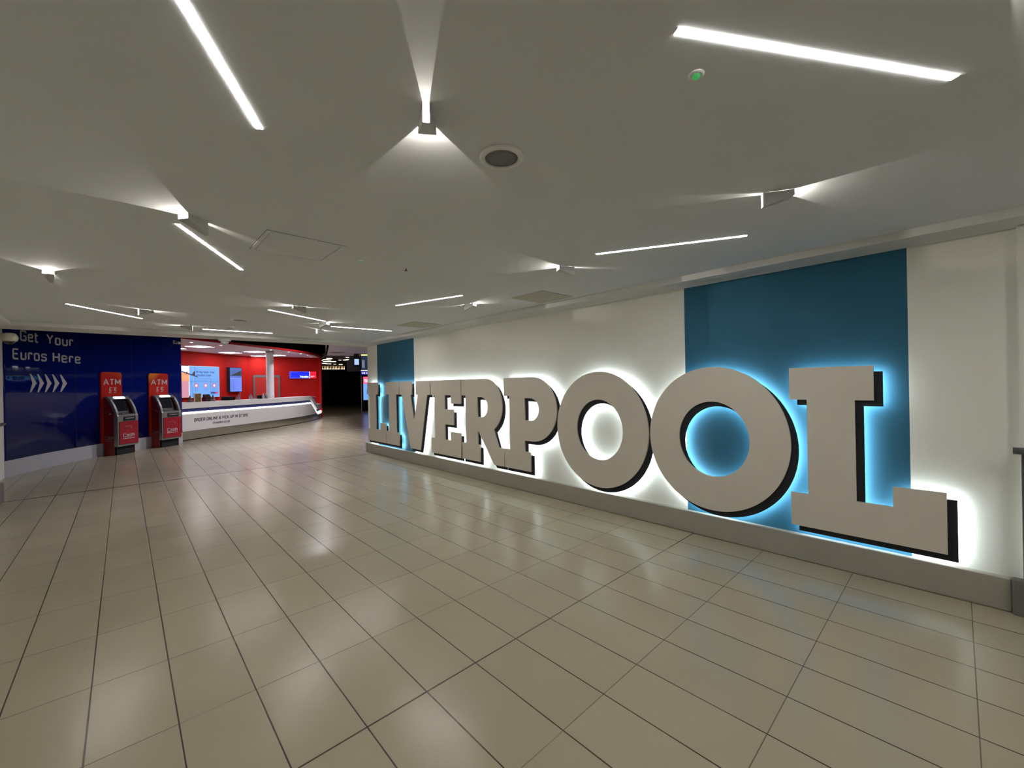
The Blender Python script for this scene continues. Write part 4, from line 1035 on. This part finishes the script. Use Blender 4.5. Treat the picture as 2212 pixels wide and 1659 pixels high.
bm = bmesh.new(); box(bm, -.28, .25, -.22, .22, .555, .88, bevel=.06); obj('upper_bag', bm, cl, t)
for sx in (-.28, .28):
    for sy in (-.24, .24):
        bm = bmesh.new(); tube(bm, [(sx - .02, sy, .06), (sx + .02, sy, .06)], .06, 14); obj('wheel', bm, M_black, t)
t = thing('suitcase', 'dark upright suitcase on the floor right of the person', 'suitcase', (14.55, 40.2, 0), math.radians(-20))
bm = bmesh.new(); box(bm, -.24, .24, -.14, .14, .04, .72, bevel=.04); obj('shell', bm, M_black, t)
bm = bmesh.new(); tube(bm, [(-.1, 0, .71), (-.1, 0, .82), (.1, 0, .82), (.1, 0, .71)], .01, 8); obj('handle', bm, M_rail, t)
for sx in (-.18, .18):
    for sy in (-.09, .09):
        bm = bmesh.new(); tube(bm, [(sx - .01, sy, .025), (sx + .01, sy, .025)], .025, 12); obj('wheel', bm, M_black, t)

# digital totem and hanging signs beyond the wall end
face_n = Vector((-.37, -.929))
rot = math.atan2(-.929, -.37) + math.pi / 2
t = thing('advertising_totem', 'black digital advertising totem half hidden by the end of the wall', 'advertising totem', (10.66, 24.93, 0), rot)
bm = bmesh.new(); box(bm, 0, .82, 0, .14, 0, 2.20, bevel=.01); obj('casing', bm, M_black, t)
obj('steel_edge', B(-.03, -.002, .02, .10, 0, 2.18), M_steel, t)
obj('screen_top', B(.10, .78, -.004, -.0005, 1.66, 2.10), emit('totem_pink', (.85, .10, .22), 1.1), t)
obj('screen_bottom', B(.10, .78, -.004, -.0005, .67, 1.66), emit('totem_blue', (.16, .36, .95), 1.1), t)
bm = bmesh.new(); text_bm(bm, '50%', .20, ffn(-.0045), .16, 1.76, .26, .1, .003); obj('offer_lettering', bm, SCW, t)
bm = bmesh.new(); box(bm, .34, .52, -.0075, -.004, .98, 1.08); box(bm, .30, .36, -.0075, -.004, 1.02, 1.32); obj('picture_shape', bm, SCN, t)
bm = bmesh.new(); box(bm, .40, .56, -.0085, -.0075, 1.10, 1.34); obj('picture_light_shape', bm, SCW, t)
# hanging departure signs at about 18 m
def at_px(x, y, depth):
    pr = _r2 * ((x - 1106) / F_PX) + _u2 * ((829.5 - y) / F_PX) + _f
    return Vector((0, 0, CAM_H)) + pr * depth
o_ = (7.86, 18.42)
t = thing('departure_sign', 'hanging flight information screens with yellow header and blue gates strip', 'information sign', (o_[0], o_[1], 2.03), rot)
obj('casing', B(0, .92, .0, .12, 0, .95), M_black, t)
bm = bmesh.new(); tube(bm, [(.2, .06, .95), (.2, .06, 1.0)], .02, 8); tube(bm, [(.7, .06, .95), (.7, .06, 1.0)], .02, 8); obj('hanger', bm, M_rail, t)
obj('departures_screen', B(.02, .37, -.004, -.0005, .19, .93), emit('screen_deep_navy', (.012, .022, .05), 1.0), t)
obj('yellow_header', B(.02, .38, -.006, -.0005, .86, .93), emit('sign_yellow', (.75, .85, .30), 1.0), t)
obj('pale_footer', B(.0, .36, -.006, -.0005, .17, .205), emit('sign_cream', (.95, .9, .7), 1.1), t)
obj('blue_screen', B(.40, .90, -.006, -.0005, .18, .93), emit('sign_sky', (.05, .38, .75), 1.0), t)
obj('gates_strip', B(.0, .92, -.006, -.0005, .0, .15), emit('sign_royal', (.01, .02, .35), 1.0), t)
bm = bmesh.new(); text_bm(bm, 'Gates', .07, ffn(-.007), .21, .04, .2, .1, .002); box(bm, .04, .09, -.009, -.006, .05, .10); box(bm, .11, .17, -.009, -.006, .04, .11); obj('gates_lettering', bm, SCW, t)
up = frame_fn((0, -.0065, 0), (0, 0, 1), (-1, 0, 0), (0, -1, 0))
bm = bmesh.new()
for k in range(5): box(bm, .06 + k * .022, .07 + k * .022, -.0055, -.004, .30 + .03 * (k % 2), .70 - .04 * (k % 3))
obj('departures_text', bm, emit('screen_grey_text', (.35, .4, .55), 1.0), t)
bm = bmesh.new(); text_bm(bm, 'Air', .15, lambda s, z, d: Vector((.68 - z, -.0065 - d, .45 + s)), 0, 0, .2, .12, .002); box(bm, .47, .60, -.008, -.006, .26, .38); obj('blue_screen_text', bm, SCW, t)
t = thing('small_hanging_screen', 'small hanging screen with white glow left of the flight screens', 'screen', (7.60, 18.55, 2.40), rot)
obj('casing', B(0, .22, 0, .08, 0, .58), M_black, t); obj('display', B(.02, .21, -.004, -.0005, .08, .34), emit('screen_ice', (.4, .6, .95), 1.0), t)
t = thing('dark_hanging_sign', 'dark square hanging sign above the far hall floor', 'sign', (8.66, 21.2, 2.28), rot)
obj('board', B(-.32, .32, 0, .08, 0, .56), mat('dark_violet_grey', (.06, .055, .065), .5), t); bm = bmesh.new(); tube(bm, [(0, .04, .56), (0, .04, .74)], .015, 8); obj('hanger', bm, M_rail, t)
# rail end poking past the wall end
